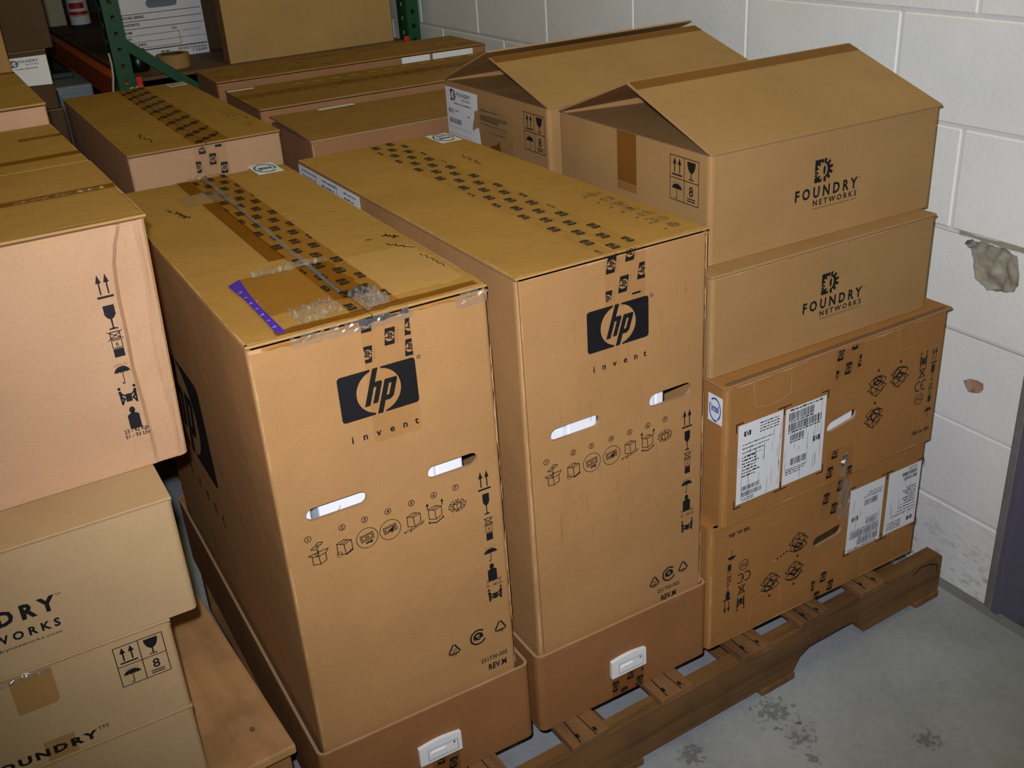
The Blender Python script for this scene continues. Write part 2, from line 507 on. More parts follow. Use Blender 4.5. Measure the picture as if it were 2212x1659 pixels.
# --- emblem of the computer maker: dark rounded plate, open disc, slanted letters
def emblem(a, simple=False):
    SL = 0.33; R = 0.285; n = 8 if simple else 28
    X = lambda x, y: (x + SL * y, y)
    def arc(a0, a1):
        return [(R * math.cos(math.radians(a0 + (a1 - a0) * k / n)), R * math.sin(math.radians(a0 + (a1 - a0) * k / n))) for k in range(n + 1)]
    def ang(xp, lo, hi):
        best = None
        for k in range(721):
            t = lo + (hi - lo) * k / 720; x = R * math.cos(math.radians(t)); y = R * math.sin(math.radians(t))
            e = abs(x - SL * y - xp)
            if best is None or e < best[0]: best = (e, t)
        return best[1]
    r = 0.045
    tl = [(-0.5 + r * (1 - math.cos(t)), 0.3 - r * (1 - math.sin(t))) for t in (0, .4, .8, 1.2, math.pi / 2)]
    bl = [(-0.5 + r * (1 - math.sin(t)), -0.3 + r * (1 - math.cos(t))) for t in (0, .4, .8, 1.2, math.pi / 2)]
    left = [X(0.020, -0.3)] + bl + tl + [X(-0.177, 0.3)] + arc(ang(-0.177, 60, 180), ang(0.020, 180, 300))
    a.poly(left)
    a.poly([(-x, -y) for x, y in [X(0.043, -0.3)] + bl + tl + [X(-0.152, 0.3)] + arc(ang(-0.152, 60, 180), ang(0.043, 180, 300))])
    def q(x0, y0, x1, y1): a.add([X(x0, y0), X(x1, y0), X(x1, y1), X(x0, y1)], [(0, 1, 2, 3)])
    q(-.147, -.165, -.077, .30); q(-.077, .06, .0, .125); q(-.045, -.15, .021, .06)
    a.add([X(-.0, .06), X(.021, .06), X(.021, .10), X(.0, .125)], [(0, 1, 2, 3)])
    q(.048, -.30, .118, .125); q(.118, .06, .195, .125); q(.118, -.15, .18, -.085)
    a.add([X(.15, -.085), X(.18, -.15), X(.217, -.115), X(.217, .10), X(.195, .125), X(.15, .06)], [(0, 1, 2, 3, 4, 5)])

def emblem_full(a, x, y, w):
    a.mark('logo_plate_print'); a.push(x, y, w); emblem(a)
    a.ring(0.553, 0.285, 0.018, 0.026, n=14); a.text('R', 0.553, 0.275, 0.022, 'c')
    a.mark('logo_word_print')
    for ch, px in zip('invent', (-0.41, -0.245, -0.07, 0.107, 0.28, 0.435)):
        a.text(ch, px, -0.588, 0.092, 'c', 0.026)
    a.pop()

def emblem_small(a, x, y, w, rot, shear=0.0, words=True, simple=True):
    a.push(x, y, w, rot, shear=shear); emblem(a, simple)
    if words: a.text('invent', -0.42, -0.47, 0.085, 'l', 0.0, 1.9, 0.84)
    a.pop()

def gear_emblem(a, x, y, s):
    a.push(x, y, s)
    # left plate bitten by a cog outline, streaks at its foot; right half of a cog; pointed lens between
    bite = []
    for k in range(5):
        t = 112 + 136 * k / 4.0
        for dt, r in ((-12, .27), (-7, .40), (7, .40), (12, .27)):
            q = math.radians(t + dt); bite.append((r * math.cos(q) - .02, r * math.sin(q)))
    a.poly([(.0, .5), (-.5, .5), (-.5, .02), (-.34, -.005), (-.5, -.03), (-.5, -.10), (-.32, -.125), (-.5, -.15), (-.5, -.22), (-.30, -.245), (-.5, -.27), (-.5, -.5), (-.08, -.5), (-.08, -.43)] + bite[::-1] + [(.0, .42)])
    pts = []
    for k in range(6):
        t = 80 - 160 * k / 5.0
        for dt, r in ((11, .37), (7, .53), (-7, .53), (-11, .37)):
            q = math.radians(t + dt); pts.append((r * math.cos(q) + .02, r * math.sin(q)))
    inn = [(.03 + .20 * math.cos(math.radians(t)), .30 * math.sin(math.radians(t))) for t in range(-90, 91, 15)]
    a.poly(pts + inn)
    a.poly([(.05, .24), (-.01, .10), (-.015, -.10), (.05, -.24), (.11, -.10), (.115, .10)])
    a.pop()

def maker_block(a, x0, z, w):
    """gear mark over two words over an address; x0,z lower left of the big word"""
    k = w / 0.145
    a.mark('gear_mark_print'); gear_emblem(a, x0 + 0.062 * k, z + 0.046 * k, 0.040 * k); a.mark('maker_name_print')
    a.text('FOUNDRY', x0, z, 0.0190 * k, 'l', 0.032, 1.55, w)
    a.text('NETWORKS', x0 + 0.042 * k, z - 0.0145 * k, 0.0098 * k, 'l', 0.026, 1.5, 0.103 * k)
    a.text('www.foundrynetworks.com', x0 + 0.042 * k, z - 0.0215 * k, 0.0032 * k, 'l', 0.0, 1.0, 0.103 * k)
    a.text('TM', x0 + w + .001, z + 0.0165 * k, 0.0025 * k, 'l')

# --- handling pictograms, unit height about 1, centred
def p_arrows(a, th=.09):
    for x in (-.24, .24):
        a.rect(x - .045, -.34, x + .045, .2); a.poly([(x - .17, .14), (x + .17, .14), (x, .5)])
    a.rect(-.5, -.5, .5, -.41)
def p_glass(a):
    a.poly([(-.24, .5), (.24, .5), (.24, .12), (.14, -.02), (.04, -.07), (.03, -.42), (.2, -.46), (.2, -.5), (-.2, -.5), (-.2, -.46), (-.03, -.42), (-.04, -.07), (-.14, -.02), (-.24, .12)])
def p_goblet(a):
    a.poly([(.40 * math.cos(math.radians(t)), .5 + .62 * math.sin(math.radians(t))) for t in range(180, 361, 12)])
    a.rect(-.04, -.44, .04, -.08); a.rect(-.22, -.5, .22, -.44)
def p_brolly(a, drops=True):
    top = [(.5 * math.cos(math.radians(t)), .02 + .30 * math.sin(math.radians(t))) for t in range(0, 181, 12)]
    bot = []
    for k in range(5):
        x = -.5 + .2 * k; bot += [(x, .02), (x + .1, .07)]
    a.poly(top + bot[1:])
    a.rect(-.025, -.4, .025, .05)
    a.ring(-.07, -.4, .045, .095, 180, 360, 8)
    if drops:
        random.seed(3)
        for k in range(9):
            x = -.35 + .09 * k; y = .36 + .12 * random.random(); a.line((x, y), (x - .03, y - .06), .025)
def p_weight(a):
    a.poly([(-.30, -.5), (.30, -.5), (.30, .12), (.14, .20), (-.14, .20), (-.30, .12)]); a.disc(0, .34, .15, 14); a.rect(-.07, .15, .07, .25)
def p_people(a):
    a.rect(-.17, -.36, .17, .06)
    for sx in (-1, 1):
        a.disc(sx * .42, .40, .085, 10)
        a.poly([(sx * .50, .26), (sx * .34, .26), (sx * .32, -.06), (sx * .46, -.06)])
        a.line((sx * .40, .18), (sx * .2, -.02), .08); a.line((sx * .40, -.06), (sx * .22, -.2), .10); a.line((sx * .24, -.18), (sx * .40, -.44), .09); a.line((sx * .42, -.1), (sx * .40, -.44), .10)
def p_nostack(a, num):
    """crossed box over numbered box over solid box; unit = full height 1"""
    a.pline([(-.17, .22), (.17, .22), (.17, .48), (-.17, .48)], .035, True)
    a.line((-.27, .18), (.27, .5), .03); a.line((-.27, .5), (.27, .18), .03)
    a.pline([(-.18, -.14), (.18, -.14), (.18, .16), (-.18, .16)], .03, True)
    a.text(num, 0, -.08, .18, 'c')
    a.rect(-.19, -.5, .19, -.18)
def p_tri(a, txt, sub):
    P = [(-.46, -.30), (.46, -.30), (0, .5)]
    for i in range(3):
        p, q = P[i], P[(i + 1) % 3]
        a.line((p[0] + (q[0] - p[0]) * .10, p[1] + (q[1] - p[1]) * .10), (p[0] + (q[0] - p[0]) * .86, p[1] + (q[1] - p[1]) * .86), .11)
    a.text(txt, 0, -.16, .24, 'c'); a.text(sub, 0, -.52, .16, 'c', .01)
def p_round(a):
    a.ring(0, 0, .40, .5, 45, 330, 24); a.ring(0, 0, .17, .30, -20, 200, 16); a.ring(0, 0, .10, .2, 150, 380, 16)
    a.line((-.25, -.16), (.25, .16), .07)
def p_iso(a, w=.042):
    a.pline([(-.4, -.35), (0, -.48), (.36, -.3), (.36, .22), (-.04, .1), (-.4, .24)], w, True)
    a.line((0, -.48), (-.04, .1), w); a.pline([(-.4, .24), (-.02, .38), (.36, .22)], w); a.line((-.2, .17), (.17, .30), w)
def step(a, k, x, y, s):
    a.push(x, y, s)
    w = .042
    if k == 1:
        a.pline([(-.34, -.45), (.02, -.52), (.34, -.4), (.34, .02), (-.02, -.06), (-.34, .02)], w, True); a.line((.02, -.52), (-.02, -.06), w)
        a.pline([(-.34, .02), (-.52, .12), (-.2, .16), (-.02, -.06)], w); a.pline([(.34, .02), (.5, .22), (.1, .2), (-.2, .16)], w)
        a.pline([(-.02, .04), (-.02, .3)], .07); a.pline([(-.35, .42), (-.1, .36), (.05, .48), (-.2, .54)], w, True); a.pline([(-.1, .6), (.15, .54), (.28, .66), (.03, .72)], w, True)
    elif k == 2:
        p_iso(a); a.ring(-.32, -.38, .13, .155, n=14); a.line((0, -.5), (.38, -.34), .07)
    elif k in (3, 4):
        a.ring(0, 0, .545, .58, n=28); a.push(0, .02, 1, 8)
        a.pline([(-.34, -.16), (.34, -.16), (.34, .2), (-.34, .2)], w, True); a.pline([(-.26, -.08), (.26, -.08), (.26, .12), (-.26, .12)], w, True)
        if k == 3: a.poly([(-.15, -.34), (.12, -.34), (.12, -.42), (.26, -.29), (.12, -.2), (.12, -.25), (-.15, -.25)]); a.line((-.1, .02), (.1, .02), .06)
        else: a.poly([(-.2, -.06), (.2, .1), (.26, .1), (.05, -.26), (.0, -.1)])
        a.pop()
    elif k == 5:
        a.push(.05, .12, .95); p_iso(a); a.pop()
        a.line((-.5, -.5), (-.1, -.36), w); a.line((-.2, -.5), (.4, -.3), w)
        a.disc(-.52, -.5, .05, 8); a.disc(-.2, -.52, .05, 8); a.line((.4, -.32), (.55, -.2), .06)
    elif k == 6:
        a.push(0, .1, .95); p_iso(a); a.pop()
        a.pline([(-.4, -.44), (0, -.56), (.4, -.36)], .06); a.line((-.4, -.38), (-.4, -.48), .06); a.line((.4, -.3), (.4, -.4), .06)
        for sx in (-.42, .4): a.line((sx, .35), (sx + .01, .6), .05); a.poly([(sx - .08, .55), (sx + .1, .55), (sx + .01, .74)])
    else:
        for t in range(0, 360, 45):
            c, q = math.cos(math.radians(t)), math.sin(math.radians(t))
            a.pline([(.2 * c, .2 * q), (.5 * c - .1 * q, .34 * q + .1 * c), (.44 * c + .12 * q, .34 * q - .12 * c)], .035, True)
        a.push(0, 0, .55); p_iso(a, .06); a.pop()
    a.pop()
def p_unpack(a, v):
    """open carton with its four flaps spread and the contents lifted out"""
    w = .035; L, B, R_, T = (-.30, .02), (.0, -.16), (.30, .02), (.0, .20)
    a.pline([L, (-.30, -.30), (.0, -.48), (.30, -.30), R_], w); a.line(B, (.0, -.48), w)
    a.pline([L, B, R_, T], w, True)
    a.pline([L, (-.50, -.10), (-.18, -.30), B], w); a.pline([R_, (.50, -.10), (.18, -.30), B], w)
    a.pline([L, (-.46, .20), (-.14, .38), T], w); a.pline([R_, (.46, .20), (.14, .38), T], w)
    if v == 0: a.pline([(-.2, .10), (.0, .0), (.2, .10), (.0, .20)], w + .03, True); a.pline([(-.2, .10), (-.2, .28), (.0, .38), (.2, .28), (.2, .10)], w + .02)
    if v == 1: a.pline([(-.2, .04), (.0, -.07), (.2, .04), (.0, .14)], w + .03, True); a.pline([(-.34, .14), (-.1, .40), (.34, .30)], w + .02)
    if v == 2: a.ring(.0, .03, .11, .17, n=12); a.pline([(-.26, .08), (-.02, .34), (.30, .26), (.24, .06)], w + .02)
    a.disc(.0, .62, .06, 8)
def p_bin(a):
    a.line((-.5, -.4), (.5, .4), .1); a.line((-.5, .4), (.5, -.4), .1); a.pline([(-.28, .32), (.28, .32), (.2, -.36), (-.2, -.36)], .07, True)
def p_ce(a):
    a.ring(-.3, 0, .34, .44, 60, 300, 16); a.ring(.42, 0, .34, .44, 60, 300, 16); a.rect(.0, -.05, .3, .05)
def p_pg(a):
    a.ring(0, 0, .44, .5, n=20, e=1.0); a.text('PG', 0, -.17, .36, 'c', .01)

def barcode(a, x0, y0, x1, y1, seed):
    r = random.Random(seed); x = x0
    while x < x1:
        w = r.choice((.0007, .0011, .0018)); a.rect(x, y0, min(x + w, x1), y1); x += w + r.choice((.0007, .0010, .0016))
def greek(a, x0, y, x1, h, seed):
    """a line of tiny unreadable type"""
    r = random.Random(seed); x = x0
    while x < x1 - h:
        w = h * r.choice((1.0, 1.8, 2.6, 3.4)); a.rect(x, y, min(x + w, x1), y + h * r.choice((.7, 1, .8))); x += w + h * .7
def scrawl(a, x0, y0, x1, y1, seed, w=.0016, amp=.006):
    r = random.Random(seed); n = 16; p = []
    for k in range(n + 1):
        t = k / n; p.append((x0 + (x1 - x0) * t + r.uniform(-amp, amp), y0 + (y1 - y0) * t + r.uniform(-amp, amp)))
    a.pline(p, w)

def handling_box(a, x, y, w, h):
    """four-cell frame: arrows, goblet, umbrella, stacking limit"""
    t = w * .018
    a.pline([(x, y), (x + w, y), (x + w, y + h), (x, y + h)], t, True)
    a.line((x + w / 2, y), (x + w / 2, y + h), t); a.line((x, y + h / 2), (x + w, y + h / 2), t)
    a.push(x + w * .25, y + h * .76, w * .36, sy=h * .40); p_arrows(a); a.pop()
    a.push(x + w * .75, y + h * .75, w * .36, sy=h * .40); p_goblet(a); a.pop()
    a.push(x + w * .25, y + h * .24, w * .36, sy=h * .42); p_brolly(a); a.pop()
    a.text('8', x + w * .75, y + h * .19, h * .22, 'c', .012)
    a.rect(x + w * .61, y + h * .115, x + w * .89, y + h * .14); a.rect(x + w * .61, y + h * .06, x + w * .89, y + h * .085)

# ------------------------------------------------------------------ carton pieces
def footprint(w, d, r, x0=0.0, y0=0.0, n=3):
    return rrect(x0, y0, x0 + w, y0 + d, r, n)

def carton_body(parent, w, d, z0, z1, mat, holes=(), r=0.007, name='carton_body', top=True, warp=None, mats=None, back_open=False):
    g = G(); lp = footprint(w, d, r)
    n = len(lp)
    # front straight run goes from the last corner's end to the first corner's start
    for i in range(n):
        p, q = lp[i], lp[(i + 1) % n]
        if holes and i == n - 1: continue
        g.face([(p[0], p[1], z0), (q[0], q[1], z0), (q[0], q[1], z1), (p[0], p[1], z1)])
    if holes:
        g.prism([(r, z0), (w - r, z0), (w - r, z1), (r, z1)], FR(0.0), 0.006, 0, 1, holes)
    g.face([(x, y, z0) for x, y in lp][::-1])
    if top: g.face([(x, y, z1) for x, y in lp])
    return g.build(name, mats or [mat, 'edge'], parent, warp=warp)

def slab(parent, name, x0, x1, y0, y1, z, t, mat, lift=(0, 0, 0, 0), bevel=0.0012, edge='edge'):
    """flap; lift raises the corners (front-left, front-right, back-right, back-left)"""
    b = [(x0, y0, z + lift[0]), (x1, y0, z + lift[1]), (x1, y1, z + lift[2]), (x0, y1, z + lift[3])]
    g = G(); g.hexa(b, [(p[0], p[1], p[2] + t) for p in b], 0, 1)
    return g.build(name, [mat, edge], parent, bevel)

def flaps_y(parent, w, d, z, mat, t=0.004, over=0.0015, gap=0.001):
    """two long flaps that meet along the depth; tops at z + t"""
    slab(parent, 'top_flap', -over * .4, w / 2 - gap, -over, d + over, z, t, mat)
    slab(parent, 'top_flap', w / 2 + gap, w + over * .4, -over, d + over, z, t, mat)
def flaps_x(parent, w, d, z, mat, t=0.004, over=0.0015, gap=0.001):
    slab(parent, 'top_flap', -over, w + over, -over * .4, d / 2 - gap, z, t, mat)
    slab(parent, 'top_flap', -over, w + over, d / 2 + gap, d + over * .4, z, t, mat)

def tray(parent, x0, y0, w, d, z0, z1, mat='tray', t=0.005, flare=0.0):
    g = G(); lo = footprint(w, d, 0.012, x0, y0); li = footprint(w - 2 * t, d - 2 * t, 0.008, x0 + t, y0 + t)
    n = len(lo); zz = lambda k: z1 + 0.0025 * math.sin(k * 2.1)
    for i in range(n):
        j = (i + 1) % n; a, b, c, e = lo[i], lo[j], li[i], li[j]
        g.face([(a[0], a[1], z0), (b[0], b[1], z0), (b[0], b[1], z1), (a[0], a[1], z1)])
        g.face([(a[0], a[1], z1), (b[0], b[1], z1), (e[0], e[1], z1), (c[0], c[1], z1)], 1)
        g.face([(e[0], e[1], z0 + t), (c[0], c[1], z0 + t), (c[0], c[1], z1), (e[0], e[1], z1)])
    g.face([(x, y, z0) for x, y in lo][::-1]); g.face([(x, y, z0 + t) for x, y in li])
    return g.build('base_tray', [mat, 'edge'], parent)

def strip(parent, name, pts, fr, mat, d=0.0006, t=0.0004):
    """thin sheet (tape, sticker) with a real thickness, lying on a face"""
    g = G(); g.prism(pts, lambda x, y, k=0.0: fr(x, y, d + t + k), t)
    return g.build(name, mat, parent)

def quad(x0, y0, x1, y1): return [(x0, y0), (x1, y0), (x1, y1), (x0, y1)]

def ragged(x0, y0, x1, y1, seed, amp, n=14):
    r = random.Random(seed); p = []
    def seg(a, b):
        for k in range(n):
            t = k / n; p.append((a[0] + (b[0] - a[0]) * t + r.uniform(-amp, amp), a[1] + (b[1] - a[1]) * t + r.uniform(-amp, amp)))
    c = quad(x0, y0, x1, y1)
    for i in range(4): seg(c[i], c[(i + 1) % 4])
    return p

def wear(parent, runs, fr, mat='worn', seed=1, d=0.0004):
    """rubbed paper along edges: irregular thin bands, (x0,y0,x1,y1,width)"""
    a = Art(); r = random.Random(seed)
    for (x0, y0, x1, y1, w) in runs:
        w *= .7; n = max(6, int(math.hypot(x1 - x0, y1 - y0) / .006)); L = math.hypot(x1 - x0, y1 - y0); nx, ny = -(y1 - y0) / L, (x1 - x0) / L
        A = []; B = []; ph = [r.uniform(0, 6.28) for _ in range(4)]
        for k in range(n + 1):
            t = k / n; q = t * L
            ww = w * max(.06, .34 + .30 * math.sin(q * 21 + ph[0]) + .22 * math.sin(q * 57 + ph[1]) + .16 * math.sin(q * 131 + ph[2]) + .10 * math.sin(q * 290 + ph[3]))
            A.append((x0 + (x1 - x0) * t, y0 + (y1 - y0) * t)); B.append((x0 + (x1 - x0) * t + nx * ww, y0 + (y1 - y0) * t + ny * ww))
        for k in range(n):
            a.add([A[k], A[k + 1], B[k + 1], B[k]], [(0, 1, 2, 3)])
    return a.build('rubbed_edge', mat, fr, parent, d)

def film(parent, name, x0, y0, x1, y1, fr, seed, amp=.010, nx=14, ny=6, skew=0.0, mat='film'):
    """crumpled torn clear tape"""
    r = random.Random(seed); g = G(); P = []
    for j in range(ny + 1):
        for i in range(nx + 1):
            e = (i in (0, nx) or j in (0, ny))
            u, v = i / nx, j / ny
            x = x0 + (x1 - x0) * u + r.uniform(-.25, .25) * (x1 - x0) / nx; y = y0 + (y1 - y0) * v + skew * u + r.uniform(-.35, .35) * (y1 - y0) / ny * (2 if j == ny else 1)
            P.append(fr(x, y, 0.0015 + r.random() * amp * (0.35 if e else 1)))
    g.v = P
    for j in range(ny):
        for i in range(nx):
            if j == ny - 1 and r.random() < .3: continue
            a = j * (nx + 1) + i; g.f += [(a, a + 1, a + nx + 2, a + nx + 1)]; g.m.append(0)
    return g.build(name, mat, parent)

def slot(x0, x1, z, h, tilt=0.0):
    return [(x, y + tilt * (x - (x0 + x1) / 2)) for x, y in rrect(x0, z - h / 2, x1, z + h / 2, h * .49, 5)]

def foam_block(parent, x0, x1, z0, z1, y0=0.012, y1=0.09):
    g = G(); g.box((x0, y0, z0), (x1, y1, z1)); return g.build('foam_insert', 'foam', parent, 0.004)

def latch(parent, x0, z0, w, h, y, seed=0):
    """white plastic latch snapped through the tray wall"""
    f = FR(y); g = G()
    lp = [(x0, z0), (x0 + w, z0), (x0 + w, z0 + h * .9)] + [(x0 + w * (1 - k / 8), z0 + h * (.9 + .1 * math.sin(math.pi * k / 8))) for k in range(1, 8)] + [(x0, z0 + h * .9)]
    g.prism(lp, lambda a, b, d=0.0: f(a, b, .007 + d), .007)
    o = g.build('plastic_latch', 'clip', parent, 0.0015)
    g = G(); g.prism(rrect(x0 + w * .25, z0 + h * .22, x0 + w * .62, z0 + h * .52, .004), lambda a, b, d=0.0: f(a, b, .0095 + d), .0035); g.build('latch_tab', 'clip', o, .001)
    a = Art(); a.pline([(x0 + w * .2, z0 + h * .14), (x0 + w * .9, z0 + h * .14), (x0 + w * .9, z0 + h * .66), (x0 + w * .2, z0 + h * .66)], .0008, True); a.rect(x0 + w * .80, z0 + h * .5, x0 + w * .84, z0 + h * .62)
    a.build('latch_groove', 'grey_ink', f, o, .0074)
    return o

def tape_logos(a, x0, x1, y0, y1, ph=(0.0, 0.0), size=.026, rot=90, A=(-.0155, -.050), B=(.004, -.090), words=True, shear=0.0, simple=True):
    cx, cy = ph
    for i in range(-40, 41):
        for j in range(-40, 41):
            x = cx + A[0] * i + B[0] * j; y = cy + A[1] * i + B[1] * j
            if x0 - .012 < x < x1 + .012 and y0 < y < y1:
                emblem_small(a, x, y, size, rot, shear, words, simple)
    a.clip(x0, x1, y0, y1)

def sticker(parent, x0, y0, x1, y1, fr, rot=180, d=.0006, word='intel', sub=''):
    """white sticker, blue ring with two words"""
    s = strip(parent, 'round_logo_sticker', [(x0, y0), (x1, y0), (x1, y1), (x0, y1)], fr, 'paper', d)
    a = Art(); a.push((x0 + x1) / 2, (y0 + y1) / 2, (x1 - x0), rot, sy=(y1 - y0))
    a.ring(0, 0, .36, .42, -60, 130, 24); a.ring(.02, -.02, .37, .43, 150, 290, 20)
    a.text(word, 0, -.09 if not sub else -.01, .27 if not sub else .2, 'c', .03, 1.0, .52)
    if sub: a.text(sub, 0, -.25, .15, 'c', .02, 1.0, .42)
    a.pop(); a.build('sticker_print', 'blue_ink', fr, s, d + .0009)
    return s

# ------------------------------------------------------------------ setting
def struct(o): o['kind'] = 'structure'; return o
g = G(); g.box((-4, -4, -.1), (2.2, 7, 0)); struct(g.build('floor', 'floor'))
g = G(); g.box((-4, -4, 3.6), (2.2, 7, 3.7)); struct(g.build('ceiling', 'ceiling'))
g = G(); g.box((-4.1, -4, 0), (-4, 7, 3.6)); struct(g.build('wall_left', 'dim_wall'))
g = G(); g.box((-4, 7, 0), (2.2, 7.1, 3.6)); struct(g.build('wall_back', 'dim_wall'))
g = G(); g.box((-4, -4.1, 0), (2.2, -4, 3.6)); struct(g.build('wall_front', 'dim_wall'))

# right wall: painted block, mortar bed behind the blocks
XW = 1.445; CH = 0.2032; BL = 0.445; DOOR = -0.128
wr = bpy.data.objects.new('wall_right', None); C.objects.link(wr); wr['kind'] = 'structure'; wr.location = (XW, 0, 0)
g = G(); g.box((0.05, DOOR + .004, 0), (0.2, 7, 3.6)); g.build('wall_core', 'mortar', wr)
g = G(); g.box((0, DOOR, 7 * CH + .004), (0.045, 7, 3.6)); g.build('upper_wall', 'wall', wr)
LFW = frame((0, 0, 0), (0, -1, 0), (0, 0, 1), (-1, 0, 0))
_h1 = [(-.045, .792), (-.040, .801), (-.030, .806), (-.016, .8045), (-.003, .8075), (.020, .8065), (.042, .807), (.056, .804), (.073, .799), (.080, .775), (.085, .744), (.080, .731), (.065, .722), (.042, .717), (.021, .713), (.004, .722), (-.011, .731), (-.018, .752), (-.024, .774), (-.029, .787)]
hole1 = []; _r = random.Random(2)
for _i in range(len(_h1)):
    _p, _q = _h1[_i], _h1[(_i + 1) % len(_h1)]
    hole1 += [_p] + [(_p[0] + (_q[0] - _p[0]) * t + _r.uniform(-.0022, .0022), min(.8085, _p[1] + (_q[1] - _p[1]) * t + _r.uniform(-.0022, .0022))) for t in (.33, .66)]
hole2 = [(-.003, .506), (.012, .516), (.030, .519), (.044, .517), (.046, .504), (.039, .494), (.025, .488), (.012, .486), (.004, .495)]
g = G(); g.prism([(-7, 0), (-DOOR - .004, 0), (-DOOR - .004, 7 * CH + .004), (-7, 7 * CH + .004)], frame((.0035, 0, 0), (0, -1, 0), (0, 0, 1), (-1, 0, 0)), .04, 0, 0, [hole1, hole2]); g.build('mortar_bed', 'mortar', wr)
shared = {}
for c in range(7):
    ph = (.702 - .2225 if c % 2 == 0 else .702)      # head joints
    ph = .082 if c % 2 == 0 else .702 - .445 - .0025 + .0
    z0, z1 = c * CH + .0035, (c + 1) * CH - .0035
    y = ph - BL * 4
    while y < 6.9:
        a, b = max(y + .0035, DOOR), y + BL - .0035
        if b > DOOR + .03 and a < 6.9:
            cut = None
            if c == 3 and a < 0 < b: cut = hole1
            if c == 2 and a < 0.0 and b > 0.0: cut = hole2
            key = (round(b - a, 4), cut is not None)
            if cut:
                g = G(); g.prism([(-b, z0), (-a, z0), (-a, z1), (-b, z1)], LFW, .045, 0, 1, [cut]); o = g.build('block', ['wall', 'rough_concrete'], wr)
                # broken-out cavity behind the hole
                gg = G(); r = random.Random(c); cx = sum(p[0] for p in cut) / len(cut); cz = sum(p[1] for p in cut) / len(cut)
                from mathutils import noise as _nz
                ys = [p[0] for p in cut]; zs = [p[1] for p in cut]; st = .004
                ni, nj = int((max(ys) - min(ys)) / st) + 2, int((max(zs) - min(zs)) / st) + 2
                for i in range(ni):
                    for j in range(nj):
                        P = []
                        for di, dj in ((0, 0), (1, 0), (1, 1), (0, 1)):
                            u, v = min(ys) + (i + di - .5) * st, min(zs) + (j + dj - .5) * st
                            dep = .008 + .012 * _nz.noise(Vector((u * 38, v * 38, c))) + .004 * _nz.noise(Vector((u * 140, v * 140, c)))
                            if c == 3 and .786 < v < .800: dep += .006
                            P.append(LFW(u, v, -max(.0015, dep)))
                        gg.face(P)
                q = gg.build('broken_patch', 'rough_concrete' if c == 3 else 'chip', wr, smooth=True)
                q['label'] = 'large grey chipped patch where paint and block have broken away' if c == 3 else 'small chipped hole in the block'
            elif key in shared:
                o = shared[key].copy(); C.objects.link(o); o.location = (0, a, z0)
            else:
                g = G(); g.box((0, 0, 0), (0.045, b - a, z1 - z0)); o = g.build('block', 'wall', wr, .003, seg=1); o.location = (0, a, z0); shared[key] = o
        y += BL
# grout lump at the big chip's joint and the bead of sealant along the floor
g = G(); g.prism(ragged(-.058, .8085, .10, .8155, 5, .0016, 8), LFW, .006); g.v = [(x - .0015, y, z) for x, y, z in g.v]; g.build('mortar_smear', 'rough_concrete', wr)
g = G(); g.prism([(0, 0), (-.016, 0), (-.004, .010), (0, .012)], frame((0, 7, 0), (1, 0, 0), (0, 0, 1), (0, 1, 0)), 7 + .25); g.build('sealant_bead', 'frame_worn', wr)

# steel door frame past the wall end
d1 = bpy.data.objects.new('door_1', None); C.objects.link(d1); d1['kind'] = 'structure'; d1.location = (XW, DOOR, 0)
g = G(); g.box((-.004, -.020, 0), (.2, 0, 2.3)); g.build('grout_strip', 'frame_worn', d1, .004)
g = G()
lp = [(-.006, -.020), (-.006, -.034), (.000, -.040), (.000, -.078), (.014, -.090), (.20, -.090), (.20, -.020)]
g.prism(lp[::-1], TP(2.3), 2.3); g.build('door_jamb', 'frame', d1, .002)
g = G(); g.box((.10, -1.0, .008), (.14, -.092, 2.25)); g.build('door_leaf', 'frame', d1, .003)
g = G(); g.box((0, -1.1, 0), (.2, -1.0, 2.3)); g.build('door_jamb', 'frame', d1, .003)
g = G(); g.box((0, -1.1, 2.3), (.2, 0, 3.6)); g.build('door_head', 'wall', d1)
g = G(); g.box((XW, -4, 0), (XW + .2, DOOR - 1.1, 3.6)); struct(g.build('wall_front_right', 'wall')).name = 'wall_right'

